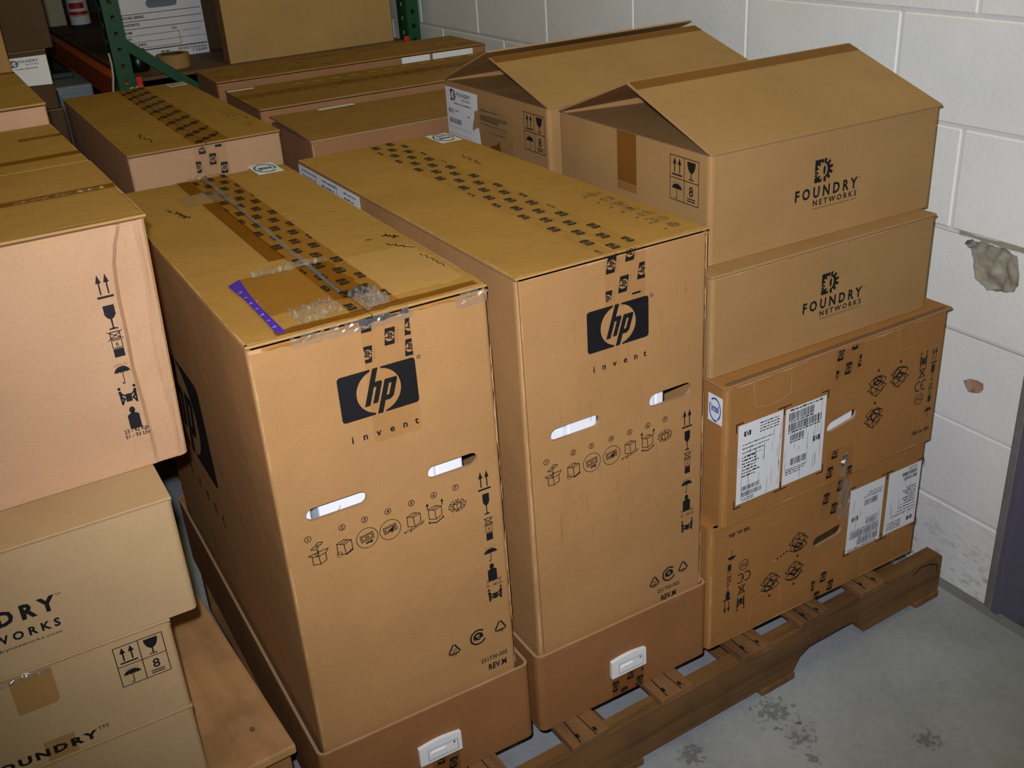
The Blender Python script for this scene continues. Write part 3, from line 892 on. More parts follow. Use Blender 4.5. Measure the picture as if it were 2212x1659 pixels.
# ------------------------------------------------------------------ pallet under the row of cartons
PT = 0.135
pal = thing('wooden_pallet', 'worn brown wooden pallet on the concrete floor under the row of big cartons', 'pallet', (0.0, -0.0905, 0.0), 2.0)
def stringer(y, parent=None, z0=.016, z1=.119, x0=.03, x1=1.40, w=.033, mat='wood_x'):
    lp = [(x0, z0), (.26, z0), (.275, z0 + .03), (.30, z0 + .045), (.44, z0 + .045), (.465, z0 + .03), (.48, z0), (.955, z0), (.97, z0 + .03), (.995, z0 + .045), (1.12, z0 + .045), (1.145, z0 + .03), (1.16, z0), (x1, z0), (x1, z1 - .012), (x1 - .012, z1), (x0, z1)]
    g = G(); g.prism(lp, FR(y), w); 
    return g.build('stringer', mat, parent, .0015)
for y in (0.0, .455, .92): stringer(y, pal)
r = random.Random(4)
for i, x in enumerate((.075, .255, .450, .645, .842, 1.006, 1.173)):
    wv = .078 + r.uniform(-.004, .004); t = .0145
    g = G(); f = r.uniform(-.010, -.001)
    g.hexa([(x - wv / 2, f, .119), (x + wv / 2, f + r.uniform(-.003, .006), .119), (x + wv / 2, .955, .119), (x - wv / 2, .955, .119)],
           [(x - wv / 2, f, .119 + t), (x + wv / 2, f + .003, .119 + t), (x + wv / 2, .955, .119 + t), (x - wv / 2, .955, .119 + t)])
    db = g.build('deckboard', 'wood_y', pal, .002)
    a = Art()
    for (dx, dy) in ((-.018, .017), (.017, .013)):
        a.poly([(x + dx + .0035 * math.cos(k), .5 * .0 + dy + .006 * math.sin(k)) for k in [q * math.pi / 4 for q in range(8)]])
    a.line((x - .022, .0), (x - .016, .10), .0025); a.line((x + .012, .0), (x + .009, .08), .002)
    a.build('nail_mark', 'hole', TP(.119 + t), db, .0004)
for x0, x1 in ((.03, .11), (.485, .565), (.865, .955), (1.325, 1.40)):
    g = G(); g.box((x0, -.004, 0), (x1, .955, .016)); g.build('bottom_board', 'wood_y', pal, .002)
a = Art(); a.pline([(1.305, .098), (1.33, .108), (1.36, .104), (1.385, .09), (1.388, .07)], .003); a.build('split_mark', 'hole', FR(0), pal, .0005)

# ------------------------------------------------------------------ the two tall server cartons in front
def unpack_row(a, xs, z, zn, s=.030):
    for k, (x) in enumerate(xs, 1):
        a.mark('diagram_step_print'); step(a, k, x, z, s)
        a.ring(x - (.012 if k == 1 else .0), zn, .0042, .0053, n=14); a.text(str(k), x - (.012 if k == 1 else 0), zn - .0027, .0056, 'c', .03)

def sym_column(a, x, z, num='4', w1='34 - 64 Kgs', w2='75 - 140 Lbs', dz=0.0, order='wp', k=1.0):
    a.mark('up_arrows_print'); a.push(x, z[0], .022, sy=.034); p_arrows(a); a.pop()
    a.mark('fragile_glass_print'); a.push(x + .001, z[1], .024, sy=.038); p_glass(a); a.pop()
    a.mark('stacking_limit_print'); a.push(x + .002, z[2], .030, sy=.042); p_nostack(a, num); a.pop()
    a.mark('umbrella_print'); a.push(x + .001, z[3], .024, sy=.030); p_brolly(a); a.pop()
    a.mark('weight_print'); a.push(x + .001, z[4], .027, sy=.034); p_weight(a); a.pop()
    a.text(w1, x + .003, z[5] + .003, .0055, 'c', .008, 1.0, .027); a.text(w2, x + .003, z[5] - .006, .0055, 'c', .008, 1.0, .030)
    a.mark('team_lift_print'); a.push(x + .003, z[6], .026, sy=.026); p_people(a); a.pop()

def cert_row(a, p1, p2, p3, num, rev):
    a.mark('recycling_triangle_print'); a.push(*p1, .025); p_tri(a, '20', 'PAP'); a.pop()
    a.mark('recycled_ring_print'); a.push(*p2, .031); p_round(a); a.pop()
    a.mark('recycling_triangle_print'); a.push(*p3, .025); p_tri(a, '', 'CFB'); a.pop()
    a.mark('number_print'); a.text('251730-005', num[0], num[1] - .0035, .0082, 'c', .016, 1.05, .050)
    a.text('REV.M', rev[0], rev[1] - .0055, .0115, 'c', .035, 1.05, .034)

# --- carton A: front centre, torn tape on top
WA, DA, ZA = .3507, .8915, .9926
A_ = thing('server_carton', 'tall kraft server carton in front, torn clear tape and purple strip on top', 'carton', (0, 0, PT), -0.26, 'tall server cartons standing in base trays')
zz = lambda z: z - PT
hA = [slot(.039, .131, zz(.7195), .021), slot(.229, .312, zz(.7215), .021)]
def dentA(co):
    # crushed upper front corners
    x, y, z = co
    if y < .03 and z > zz(.97): y += .004
    return (x, y, z)
carton_body(A_, WA, DA, .006, zz(ZA) - .0065, 'kraft', hA)
flaps_y(A_, WA, DA, zz(ZA) - .004, 'kraft_worn_light_tint')
tray(A_, -.012, -.012, WA + .031, DA + .024, .0, zz(.297), 'tray')
foam_block(A_, .015, .050, zz(.66), zz(.78)); foam_block(A_, .064, .140, zz(.66), zz(.78), .022); foam_block(A_, .20, .247, zz(.66), zz(.78)); foam_block(A_, .250, .296, zz(.66), zz(.78), .018)
latch(A_, .149, zz(.188), .078, .0425, -.012)
a = Art()
emblem_full(a, .1705, zz(.879), .117)
a.build('maker_logo_print', 'ink', FR(), A_)
a = Art(); unpack_row(a, (.047, .087, .122, .159, .197, .234, .271), zz(.651), zz(.683)); a.build('unpacking_diagram', 'ink', FR(), A_)
a = Art(); sym_column(a, .319, [zz(q) for q in (.678, .635, .588, .541, .505, .483, .461)]); a.build('handling_symbols', 'ink', FR(), A_)
a = Art(); cert_row(a, (.239, zz(.383)), (.284, zz(.388)), (.326, zz(.392)), (.310, zz(.334)), (.315, zz(.316))); a.build('recycling_marks', 'ink', FR(), A_)
tp = strip(A_, 'tape_strip', quad(.155, zz(.80), .228, zz(.9915)), FR(), 'tape_clear', .0011)
a = Art()
for x, z in ((.165, .982), (.196, .955), (.160, .937), (.227, .962), (.224, .931)): emblem_small(a, x, zz(z), .025, 83, -.10, True, False)
a.clip(.156, .2275, zz(.9), zz(.990)); a.build('tape_print', 'ink', FR(), tp, .0018)
# top tapes
T = TP(zz(ZA))
tp = strip(A_, 'tape_strip', quad(.153, .02, .226, .912), T, 'tape_thin')
a = Art(); tape_logos(a, .154, .2255, .02, .91, (.220, .560), .024, 90, (-.0145, -.050), (.004, -.090)); a.build('tape_print', 'ink', T, tp, .0014)
strip(A_, 'tape_strip', quad(.129, .30, .156, .70), T, 'tape', .0006); strip(A_, 'tape_strip', quad(.127, .78, .153, .895), T, 'tape', .0006)
strip(A_, 'tape_strip', ragged(.060, .075, .205, .245, 5, .004), T, 'tape_thin', .0012)
strip(A_, 'tape_strip', ragged(.045, .004, .34, .022, 8, .002, 20), T, 'tape', .0014)
film(A_, 'torn_clear_tape', .083, .238, .205, .262, T, 1, .010, 22, 3)
film(A_, 'torn_clear_tape', .081, .018, .150, .078, T, 2, .010, 18, 7, .01)
film(A_, 'torn_clear_tape', .172, .010, .212, .090, T, 3, .016, 10, 9)
film(A_, 'torn_clear_tape', .16, .885, .20, .91, T, 9, .008, 10, 4)
film(A_, 'torn_clear_tape', .10, .70, .19, .78, T, 12, .0025, 12, 6)
strip(A_, 'folded_tape', ragged(.020, zz(.980), .335, zz(.9905), 17, .0018, 26), FR(), 'tape_thin', .0006)
film(A_, 'torn_clear_tape', .06, zz(.974), .235, zz(.990), FR(), 18, .003, 26, 3)
film(A_, 'torn_clear_tape', .300, zz(.968), WA - .002, zz(.990), FR(), 19, .004, 7, 4)
# puckered ridge of tape over the seam
g = G(); r = random.Random(5); P = []
n = 44
for k in range(n + 1):
    t = k / n; x = .183 - .013 * t; y = .90 - .80 * t
    for dx, dz in ((-.0035, .0012), (r.uniform(-.001, .001), .003 + r.uniform(0, .003)), (.0035, .0012)): P.append((x + dx + r.uniform(-.001, .001), y, zz(ZA) + dz))
g.v = P
for k in range(n):
    for j in (0, 1): g.f.append((3 * k + j, 3 * k + j + 1, 3 * k + j + 4, 3 * k + j + 3)); g.m.append(0)
g.build('puckered_tape', 'film_bright', A_)
sticker(A_, .281, .836, .334, .922, T)
pu = strip(A_, 'purple_strip', [(.044, .228), (.048, .160), (.0475, .100), (.047, .05), (.046, .014), (.058, .008), (.058, .06), (.058, .11), (.060, .170), (.066, .246)], T, 'purple', .0024)
a = Art()
for k in range(7): a.push(.0535, .19 - .026 * k, .008, 80); a.text('lu n'[k % 2:k % 2 + 2], 0, 0, .8, 'c'); a.pop()
a.build('strip_print', 'purple_print', T, pu, .0032)
a = Art(); scrawl(a, .067, .710, .089, .624, 3, .0018, .005); scrawl(a, .075, .68, .085, .63, 5, .0016, .006)
scrawl(a, .325, .300, .336, .280, 6, .0022, .007); scrawl(a, .312, .255, .336, .212, 8, .0022, .004); scrawl(a, .333, .18, .338, .10, 9, .0014, .003); a.line((.291, .297), (.298, .293), .003)
a.build('handwritten_marks', 'ink', T, A_, .0012)
strip(A_, 'torn_paper_patch', ragged(.226, .045, .338, .235, 11, .004), T, 'patch', .0003, .0003)
wear(A_, [(0.002, zz(.30), .002, zz(.985), -.0035), (WA - .001, zz(.30), WA - .001, zz(.985), .005), (.003, zz(.985), WA, zz(.985), -.008)], FR(), 'worn', 3)
wear(A_, [(0, .0, 0, DA, -.006), (0, .001, WA, .001, .012), (WA, DA, WA, 0, -.005)], T, 'worn', 4)
a = Art()
for (p, q) in (((.02, .60), (.09, .72)), ((.10, .32), (.26, .50)), ((.03, .80), (.08, .74)), ((.05, .40), (.20, .43)), ((.24, .45), (.30, .40)), ((.0, .74), (.10, .85)), ((.13, .70), (.22, .735))): a.pline([(p[0], zz(p[1])), ((p[0] * 2 + q[0]) / 3 + .004, zz((p[1] * 2 + q[1]) / 3)), ((p[0] + 2 * q[0]) / 3 - .002, zz((p[1] + 2 * q[1]) / 3 + .004)), (q[0], zz(q[1]))], .0006)
a.build('crease_lines', 'crease', FR(), A_, .0005)
a = Art(); a.push(-.585, zz(.662), .34); emblem(a); a.pop()
for k, px in enumerate((-.72, -.665, -.605, -.545, -.49, -.435)): a.text('invent'[k], px, zz(.475), .030, 'c', .02)
a.build('side_logo_print', 'ink', LF(0), A_)
# shipping pouch hanging off the right side
g = G(); g.box((WA + .0015, .03, zz(.70)), (WA + .0035, .30, zz(.93))); g.build('document_pouch', 'film', A_)
g = G(); g.box((WA + .0002, .02, zz(.72)), (WA + .0012, .29, zz(.92))); g.build('packing_slip', 'paper', A_)

tp = strip(A_, 'tape_strip', quad(.172, .002, .222, .050), FR(-.012), 'tape_thin', .0006)
a = Art()
for x, z in ((.189, .181), (.209, .160), (.176, .146)): emblem_small(a, x, zz(z), .024, 82, -.1, True)
a.clip(.173, .2215, .003, .0495); a.build('tape_print', 'ink', FR(-.012), tp, .0015)
# --- carton B: to the right of A
WB, DB, ZB = .3535, .908, .991
B_ = thing('server_carton', 'tall kraft server carton second from left in front, logo tape along its whole top', 'carton', (.3948, -.0065, PT), 0.19, 'tall server cartons standing in base trays')
ox = .3948
hB = [slot(.440 - ox, .533 - ox, zz(.7165), .022), slot(.632 - ox, .7195 - ox, zz(.7165), .024)]
carton_body(B_, WB, DB, .006, zz(ZB) - .0065, 'kraft', hB)
flaps_y(B_, WB, DB, zz(ZB) - .004, 'kraft_worn_light_tint')
tray(B_, -.0125, -.012, WB + .020, DB + .024, .0, zz(.302), 'tray')
foam_block(B_, .04, .083, zz(.66), zz(.78), .020); foam_block(B_, .0845, .142, zz(.66), zz(.78), .012); foam_block(B_, .22, .258, zz(.66), zz(.78)); foam_block(B_, .260, .278, zz(.66), zz(.78), .014)
latch(B_, .532 - ox, zz(.186), .076, .042, -.012)
a = Art(); emblem_full(a, .5725 - ox, zz(.8715), .1165); a.build('maker_logo_print', 'ink', FR(), B_)
a = Art(); unpack_row(a, [q - ox for q in (.441, .480, .515, .554, .591, .628, .664)], zz(.643), zz(.674)); a.build('unpacking_diagram', 'ink', FR(), B_)
a = Art(); sym_column(a, .711 - ox, [zz(q) for q in (.660, .617, .572, .526, .490, .468, .441)]); a.build('handling_symbols', 'ink', FR(), B_)
a = Art(); cert_row(a, (.641 - ox, zz(.347)), (.674 - ox, zz(.351)), (.706 - ox, zz(.354)), (.673 - ox, zz(.321)), (.673 - ox, zz(.303))); a.build('recycling_marks', 'ink', FR(), B_)
tp = strip(B_, 'tape_strip', quad(.549 - ox, zz(.90), .624 - ox, zz(.990)), FR(), 'tape_clear', .0011)
a = Art()
for x, z in ((.561, .973), (.597, .985), (.619, .951), (.583, .937), (.5515, .919), (.605, .905)): emblem_small(a, x - ox, zz(z), .027, 80, -.18, True, False)
a.clip(.5495 - ox, .6235 - ox, zz(.915), zz(.9905)); a.build('tape_print', 'ink', FR(), tp, .0018)
tp = strip(B_, 'tape_strip', quad(-.003 + .545 - ox, .0, .624 - ox, DB), TP(zz(ZB)), 'tape_clear', .0005)
T = TP(zz(ZB))
a = Art(); tape_logos(a, .547 - ox, .6225 - ox, .004, DB - .004, (.607 - ox, .710), .024, 90, (-.0168, -.0505), (.004, -.0895)); a.build('tape_print', 'ink', T, tp, .0014)
sticker(B_, .690 - ox, .815, .741 - ox, .900, T, sub='inside')
a = Art(); scrawl(a, .674 - ox, .690, .668 - ox, .60, 13, .0022, .006)
for k, y in enumerate((.272, .232, .194, .160, .120, .084, .045)):
    a.push(.715 - ox, y, .026, 90); step(a, k + 1, 0, 0, 1.0); a.pop(); a.line((.690 - ox, y - .01), (.696 - ox, y - .008), .003)
a.build('faded_top_print', 'faint_ink', T, B_, .0011)
wear(B_, [(0.001, zz(.30), .001, zz(.985), -.010), (WB - .001, zz(.30), WB - .001, zz(.985), .006), (.0, zz(.984), WB, zz(.984), -.005)], FR(), 'worn', 13)
wear(B_, [(0, .0, 0, DB, -.005), (0, .001, WB, .001, .008)], T, 'worn', 14)
a = Art(); r = random.Random(2)
for k in range(60):
    x = r.uniform(.05, .33); z = r.choice((r.uniform(.52, .66), r.uniform(.72, .93))); a.line((x, zz(z)), (x + .0006, zz(z - r.uniform(.01, .05))), .0006)
a.build('rub_marks', 'rub', FR(), B_, .0004)
a = Art(); a.line((.0085, zz(.30)), (.0035, zz(.985)), .0018); a.build('corner_gap', 'grime', FR(), B_, .0006)
tp = strip(B_, 'tape_strip', quad(.535 - ox, .002, .606 - ox, .049), FR(-.012), 'tape_thin', .0006)
a = Art()
for x, z in ((.541, .160), (.577, .174), (.596, .147), (.560, .137), (.610, .180)): emblem_small(a, x - ox, zz(z), .024, 80, -.15, True)
a.clip(.536 - ox, .6055 - ox, .003, .0485); a.build('tape_print', 'ink', FR(-.012), tp, .0015)
lb = strip(B_, 'shipping_label', quad(-.910, zz(.85), -.577, zz(.984)), LF(0), 'paper', .0005)
a = Art()
for k, (x0, x1) in enumerate(((-.900, -.800), (-.785, -.690), (-.665, -.590))):
    for j in range(5): greek(a, x0 + .01, zz(.974 - .011 * j), x1 - .012 * j, .004, 30 + 7 * k + j)
for x in (-.808, -.693): a.line((x, zz(.851)), (x, zz(.983)), .002)
barcode(a, -.65, zz(.90), -.59, zz(.925), 4)
a.build('label_print', 'grey_ink', LF(0), lb, .0014)

# ------------------------------------------------------------------ right-hand stack

def shipping_labels(par, l1, l2, fr, flip, seed):
    """two white labels with bar codes; l = (x0, z0, x1, z1)"""
    for q, (x0, z0, x1, z1) in enumerate((l1, l2)):
        s = strip(par, 'shipping_label', quad(x0, z0, x1, z1), fr, 'paper', .0005)
        w, h = x1 - x0, z1 - z0
        a = Art(); a.push((x0 + x1) / 2, (z0 + z1) / 2, 1.0, 180 if flip else 0)
        if q == 0:
            emblem_small(a, -w * .30, h * .38, .016, 0, 0, False)
            for j in range(4): greek(a, -w * .02, h * (.44 - .035 * j), w * .42, .0022, seed + j)
            for j in range(3): greek(a, -w * .40, h * (.24 - .05 * j), w * (.3 - .1 * j), .0022, seed + 9 + j)
            for j in range(7): greek(a, -w * .40, h * (.08 - .04 * j), w * (-.1 + .05 * (j % 3)), .0028, seed + 19 + j)
            a.pline([(-w * .36, h * .10), (w * .05, h * .10)], .0008); a.pline([(-w * .1, h * .16), (-w * .1, -h * .02)], .0008); a.pline([(w * .1, h * .16), (w * .1, -h * .02)], .0008)
            barcode(a, -w * .38, -h * .34, w * .02, -h * .285, seed + 1); barcode(a, -w * .38, -h * .42, w * .08, -h * .36, seed + 2)
            for j in range(2): greek(a, -w * .38, -h * (.45 + .025 * j), w * (-.1), .0018, seed + 40 + j)
        else:
            greek(a, -w * .40, h * .465, w * .44, .0030, seed)
            barcode(a, -w * .42, h * .34, w * .20, h * .44, seed + 3); greek(a, -w * .42, h * .315, w * .2, .0026, seed + 5)
            barcode(a, -w * .42, h * .20, w * .40, h * .30, seed + 6); greek(a, -w * .42, h * .175, w * .42, .0026, seed + 7)
            barcode(a, -w * .36, h * .07, -w * .02, h * .15, seed + 8); greek(a, -w * .36, h * .045, w * .0, .0022, seed + 10)
            emblem_small(a, w * .31, -h * .02, .018, 0, 0, False)
            barcode(a, -w * .32, -h * .26, w * .06, -h * .17, seed + 11)
            for j in range(3): greek(a, -w * .44, -h * (.31 + .03 * j), w * (.1 - .06 * j), .0022, seed + 12 + j)
        a.pop(); a.build('label_print', 'grey_ink' if q and flip and seed > 99 else 'ink', fr, s, .0013)
        # black rub streaks
        a = Art(); r = random.Random(seed + q)
        for k in range(26 if not flip else 9):
            x = r.uniform(x0 + .002, x1 - .002); z = r.uniform(z0 + .01, z1 - .01); l = r.uniform(.004, .03); a.line((x, max(z0, z - l)), (x, min(z1, z + l * .3)), .0007)
        a.build('rub_streaks', 'grey_ink', fr, s, .0015)

def crop_marks(a, x0, z0, x1, z1, xm, L=.016, t=.0022):
    a.pline([(x0, z1 - L), (x0, z1), (x0 + L, z1)], t); a.pline([(x1, z1 - L), (x1, z1), (x1 - L, z1)], t)
    a.pline([(x0, z0 + L), (x0, z0), (x0 + L, z0)], t); a.pline([(x1, z0 + L), (x1, z0), (x1 - L, z0)], t)
    a.line((xm - L, z1), (xm + L, z1), t); a.line((xm, z1), (xm, z1 - L), t); a.line((xm - L, z0), (xm + L, z0), t); a.line((xm, z0), (xm, z0 + L), t)

def small_sym(a, x1, zs1, x2, zs2, xt, zt):
    """two columns of pictograms and the volume text"""
    a.mark('up_arrows_print'); a.push(x1, zs1[0], .017, sy=.034); p_arrows(a); a.pop()
    a.mark('fragile_glass_print'); a.push(x1, zs1[1], .020, sy=.034); p_glass(a); a.pop()
    a.mark('stacking_limit_print'); a.push(x1, zs1[2], .022, sy=.042); p_nostack(a, '6'); a.pop()
    a.mark('umbrella_print'); a.push(x1, zs1[3], .020, sy=.026); p_brolly(a); a.pop()
    a.mark('team_lift_print'); a.push(x2, zs2[0], .020, sy=.034); p_people(a); a.pop()
    a.mark('crossed_bin_print'); a.push(x2, zs2[1], .018, sy=.026); p_bin(a); a.pop()
    a.mark('conformity_print'); a.push(x2, zs2[2], .022, sy=.026); p_ce(a); a.pop()
    a.mark('ring_letters_print'); a.push(x2, zs2[3], .024); p_pg(a); a.pop()
    a.mark('volume_print'); a.text('166 cu. dm.', xt, zt - .004, .0095, 'c', .03, 1.0, .050)

# --- R4: bottom of the stack, upside down
W4, D4, H4 = .5697, 1.0, .2803
R4 = thing('flat_server_carton', 'wide orange-kraft server carton at the bottom of the right stack, printed upside down', 'carton', (.7612, -.015, PT), 0, 'flat server cartons on the pallet')
o4 = .7612; Z4 = lambda z: z - PT
carton_body(R4, W4, D4, 0, H4, 'orange_kraft', [slot(1.026 - o4, 1.103 - o4, Z4(.281), .023, .12)], .010)
g = G(); g.box((.245, .018, Z4(.24)), (.36, .03, Z4(.32))); g.build('inner_panel', 'brown', R4)
shipping_labels(R4, (1.2285 - o4, Z4(.2155), 1.322 - o4, Z4(.366)), (1.120 - o4, Z4(.214), 1.2165 - o4, Z4(.3655)), FR(), True, 100)
a = Art(); a.mark('crop_marks_print'); crop_marks(a, 1.1155 - o4, Z4(.209), 1.327 - o4, Z4(.3715), 1.2225 - o4)
def flip_sym(a):
    for fn, x, z, w, h, nm in ((p_arrows, .806, .222, .019, .034, 'up_arrows_print'), (p_glass, .8075, .256, .020, .034, 'fragile_glass_print'), (p_brolly, .814, .337, .020, .026, 'umbrella_print'), (p_people, .841, .214, .020, .034, 'team_lift_print'), (p_bin, .842, .247, .018, .026, 'crossed_bin_print'), (p_ce, .846, .275, .024, .026, 'conformity_print'), (p_pg, .845, .304, .024, .024, 'ring_letters_print')):
        a.mark(nm); a.push(x - o4, Z4(z), w, 180, sy=h); fn(a); a.pop()
    a.mark('stacking_limit_print'); a.push(.8095 - o4, Z4(.298), .022, 180, sy=.042); p_nostack(a, '6'); a.pop()
    a.mark('volume_print'); a.text('166 cu. dm.', .830 - o4, Z4(.388), .0095, 'c', .03, 1.0, .052, 180)
    for v, (x, z) in enumerate(((.985, .297), (.979, .231), (.916, .230))): a.mark('unpacking_print'); a.push(x - o4, Z4(z), .050, 180); p_unpack(a, v); a.pop()
flip_sym(a); a.build('handling_symbols', 'ink', FR(), R4)
tp = strip(R4, 'tape_strip', quad(1.028 - o4, 0.001, 1.092 - o4, Z4(.192)), FR(), 'tape_clear', .0010)
a = Art()
for x, z in ((1.061, .182), (1.083, .152), (1.030, .171), (1.045, .139)): emblem_small(a, x - o4, Z4(z), .024, 82, -.1, True)
a.clip(1.029 - o4, 1.0915 - o4, .001, Z4(.2)); a.build('tape_print', 'ink', FR(), tp, .0017)
tp = strip(R4, 'tape_strip', quad(1.040 - o4, Z4(.325), 1.112 - o4, H4 - .001), FR(), 'tape_clear', .0010)
a = Art()
for x, z in ((1.087, .392), (1.051, .375), (1.074, .344), (1.105, .356)): emblem_small(a, x - o4, Z4(z), .024, 82, -.1, True)
a.clip(1.041 - o4, 1.10 - o4, Z4(.32), H4); a.build('tape_print', 'ink', FR(), tp, .0017)
film(R4, 'torn_clear_tape', 1.085 - o4, Z4(.31), 1.118 - o4, Z4(.405), FR(), 21, .006, 6, 14)
wear(R4, [(.002, .002, .002, H4 - .003, -.010), (0, .002, W4, .002, .005), (W4, H4, 0, H4, .004)], FR(), 'worn', 23)
a = Art()
for p in ([(.862, .138), (.870, .195), (.868, .205), (.94, .225), (.945, .17)], [(1.17, .15), (1.172, .19), (1.22, .215), (1.26, .21), (1.262, .17)]): a.pline([(x - o4, Z4(z)) for x, z in p], .0012)
a.build('perforated_tab', 'worn', FR(), R4, .0004)
a = Art(); 
for k in range(5): a.line((.922 + .008 * k - o4, Z4(.2785 + .0022 * k)), (.934 + .008 * k - o4, Z4(.2815 + .0024 * k)), .003)
a.build('scuff_mark', 'worn', FR(), R4, .0004)

# --- R3: on top of R4, white labels on the left
W3, D3, z3 = .5586, 1.0, .4153
H3 = .7059 - z3
R3 = thing('flat_server_carton', 'wide orange-kraft server carton with two big white labels, second from bottom in the right stack', 'carton', (.7809, -.0241, z3), .41, 'flat server cartons on the pallet')
o3 = .7809; Z3 = lambda z: z - z3
carton_body(R3, W3, D3, 0, H3 - .0065, 'orange_kraft', [slot(1.031 - o3, 1.106 - o3, Z3(.5455), .022, .16)], .010)
foam_block(R3, .235, .325, Z3(.51), Z3(.59), .008, .05)
flaps_x(R3, W3, D3, H3 - .0052, 'orange_kraft', .0045, .006)
shipping_labels(R3, (.811 - o3, Z3(.455), .9155 - o3, Z3(.619)), (.9225 - o3, Z3(.455), 1.0225 - o3, Z3(.6155)), FR(), False, 50)
a = Art(); a.mark('crop_marks_print'); crop_marks(a, .806 - o3, Z3(.449), 1.0265 - o3, Z3(.6235), .919 - o3)
small_sym(a, 1.3125 - o3, [Z3(q) for q in (.612, .575, .530, .487)], 1.2815 - o3, [Z3(q) for q in (.612, .582, .554, .524)], 1.299 - o3, Z3(.447))
for v, (x, z) in enumerate(((1.156, .594), (1.216, .595), (1.155, .525))): a.mark('unpacking_print'); a.push(x - o3, Z3(z), .050); p_unpack(a, v); a.pop()
a.build('handling_symbols', 'ink', FR(), R3)
tp = strip(R3, 'tape_strip', quad(1.040 - o3, Z3(.642), 1.106 - o3, H3 - .007), FR(), 'tape_clear', .0010)
a = Art()
for x, z in ((1.050, .689), (1.086, .701), (1.072, .655), (1.040, .646), (1.105, .662)): emblem_small(a, x - o3, Z3(z), .024, 82, -.1, True)
a.clip(1.041 - o3, 1.105 - o3, Z3(.64), H3 - .008); a.build('tape_print', 'ink', FR(), tp, .0017)
tp = strip(R3, 'tape_strip', quad(1.036 - o3, .001, 1.108 - o3, Z3(.487)), FR(), 'tape_clear', .0010)
a = Art()
for x, z in ((1.085, .453), (1.046, .440), (1.100, .424), (1.056, .480)): emblem_small(a, x - o3, Z3(z), .024, 82, -.1, True)
a.clip(1.037 - o3, 1.107 - o3, .001, Z3(.486)); a.build('tape_print', 'ink', FR(), tp, .0017)
film(R3, 'torn_clear_tape', 1.075 - o3, .001, 1.092 - o3, Z3(.475), FR(), 22, .006, 4, 14, .0)
sticker(R3, -.045, Z3(.6255), -.008, Z3(.679), LF(0), 0)
wear(R3, [(.002, .002, .002, H3 - .008, -.005), (0, .001, W3, .001, .004), (W3, H3 - .007, 0, H3 - .007, .006)], FR(), 'worn', 33)
a = Art()
for p in ([(.842, .700), (.848, .647), (.87, .640), (.891, .640), (.92, .643), (.933, .650), (.930, .700)], [(1.201, .696), (1.209, .650), (1.248, .650)]):
    for i in range(len(p) - 1):
        for k in range(6):
            t0, t1 = (k + .1) / 6, (k + .75) / 6; a.line((p[i][0] + (p[i + 1][0] - p[i][0]) * t0 - o3, Z3(p[i][1] + (p[i + 1][1] - p[i][1]) * t0)), (p[i][0] + (p[i + 1][0] - p[i][0]) * t1 - o3, Z3(p[i][1] + (p[i + 1][1] - p[i][1]) * t1)), .0012)
a.build('perforated_tab', 'worn', FR(), R3, .0004)
T = TP(H3 - .0007)
a = Art(); a.rect(.004, .001, W3 - .006, .0105); a.build('grimy_edge', 'grime', T, R3, .0006)

# --- R2: closed carton with the gear mark
W2, D2, z2 = .5279, .475, .7059
H2 = .8935 - z2
R2 = thing('network_carton', 'closed smooth tan carton in the right stack below the open-flap carton by the wall', 'carton', (.7768, .0154, z2 + .0003), -.79, 'tan network-gear cartons')
o2 = .7768
carton_body(R2, W2, D2, 0, H2 - .0055, 'tan', (), .008)
flaps_x(R2, W2, D2, H2 - .0050, 'tan', .0045, .0005)
strip(R2, 'tape_strip', quad(0, D2 / 2 - .025, W2, D2 / 2 + .025), TP(H2 - .0003), 'tape', .0002)
a = Art(); maker_block(a, .983 - o2, .774 - z2, .143); a.build('maker_logo_print', 'ink', FR(), R2)
wear(R2, [(.001, .0, .001, H2 - .006, -.006), (W2, H2 - .006, 0, H2 - .006, .003)], FR(), 'worn', 43)

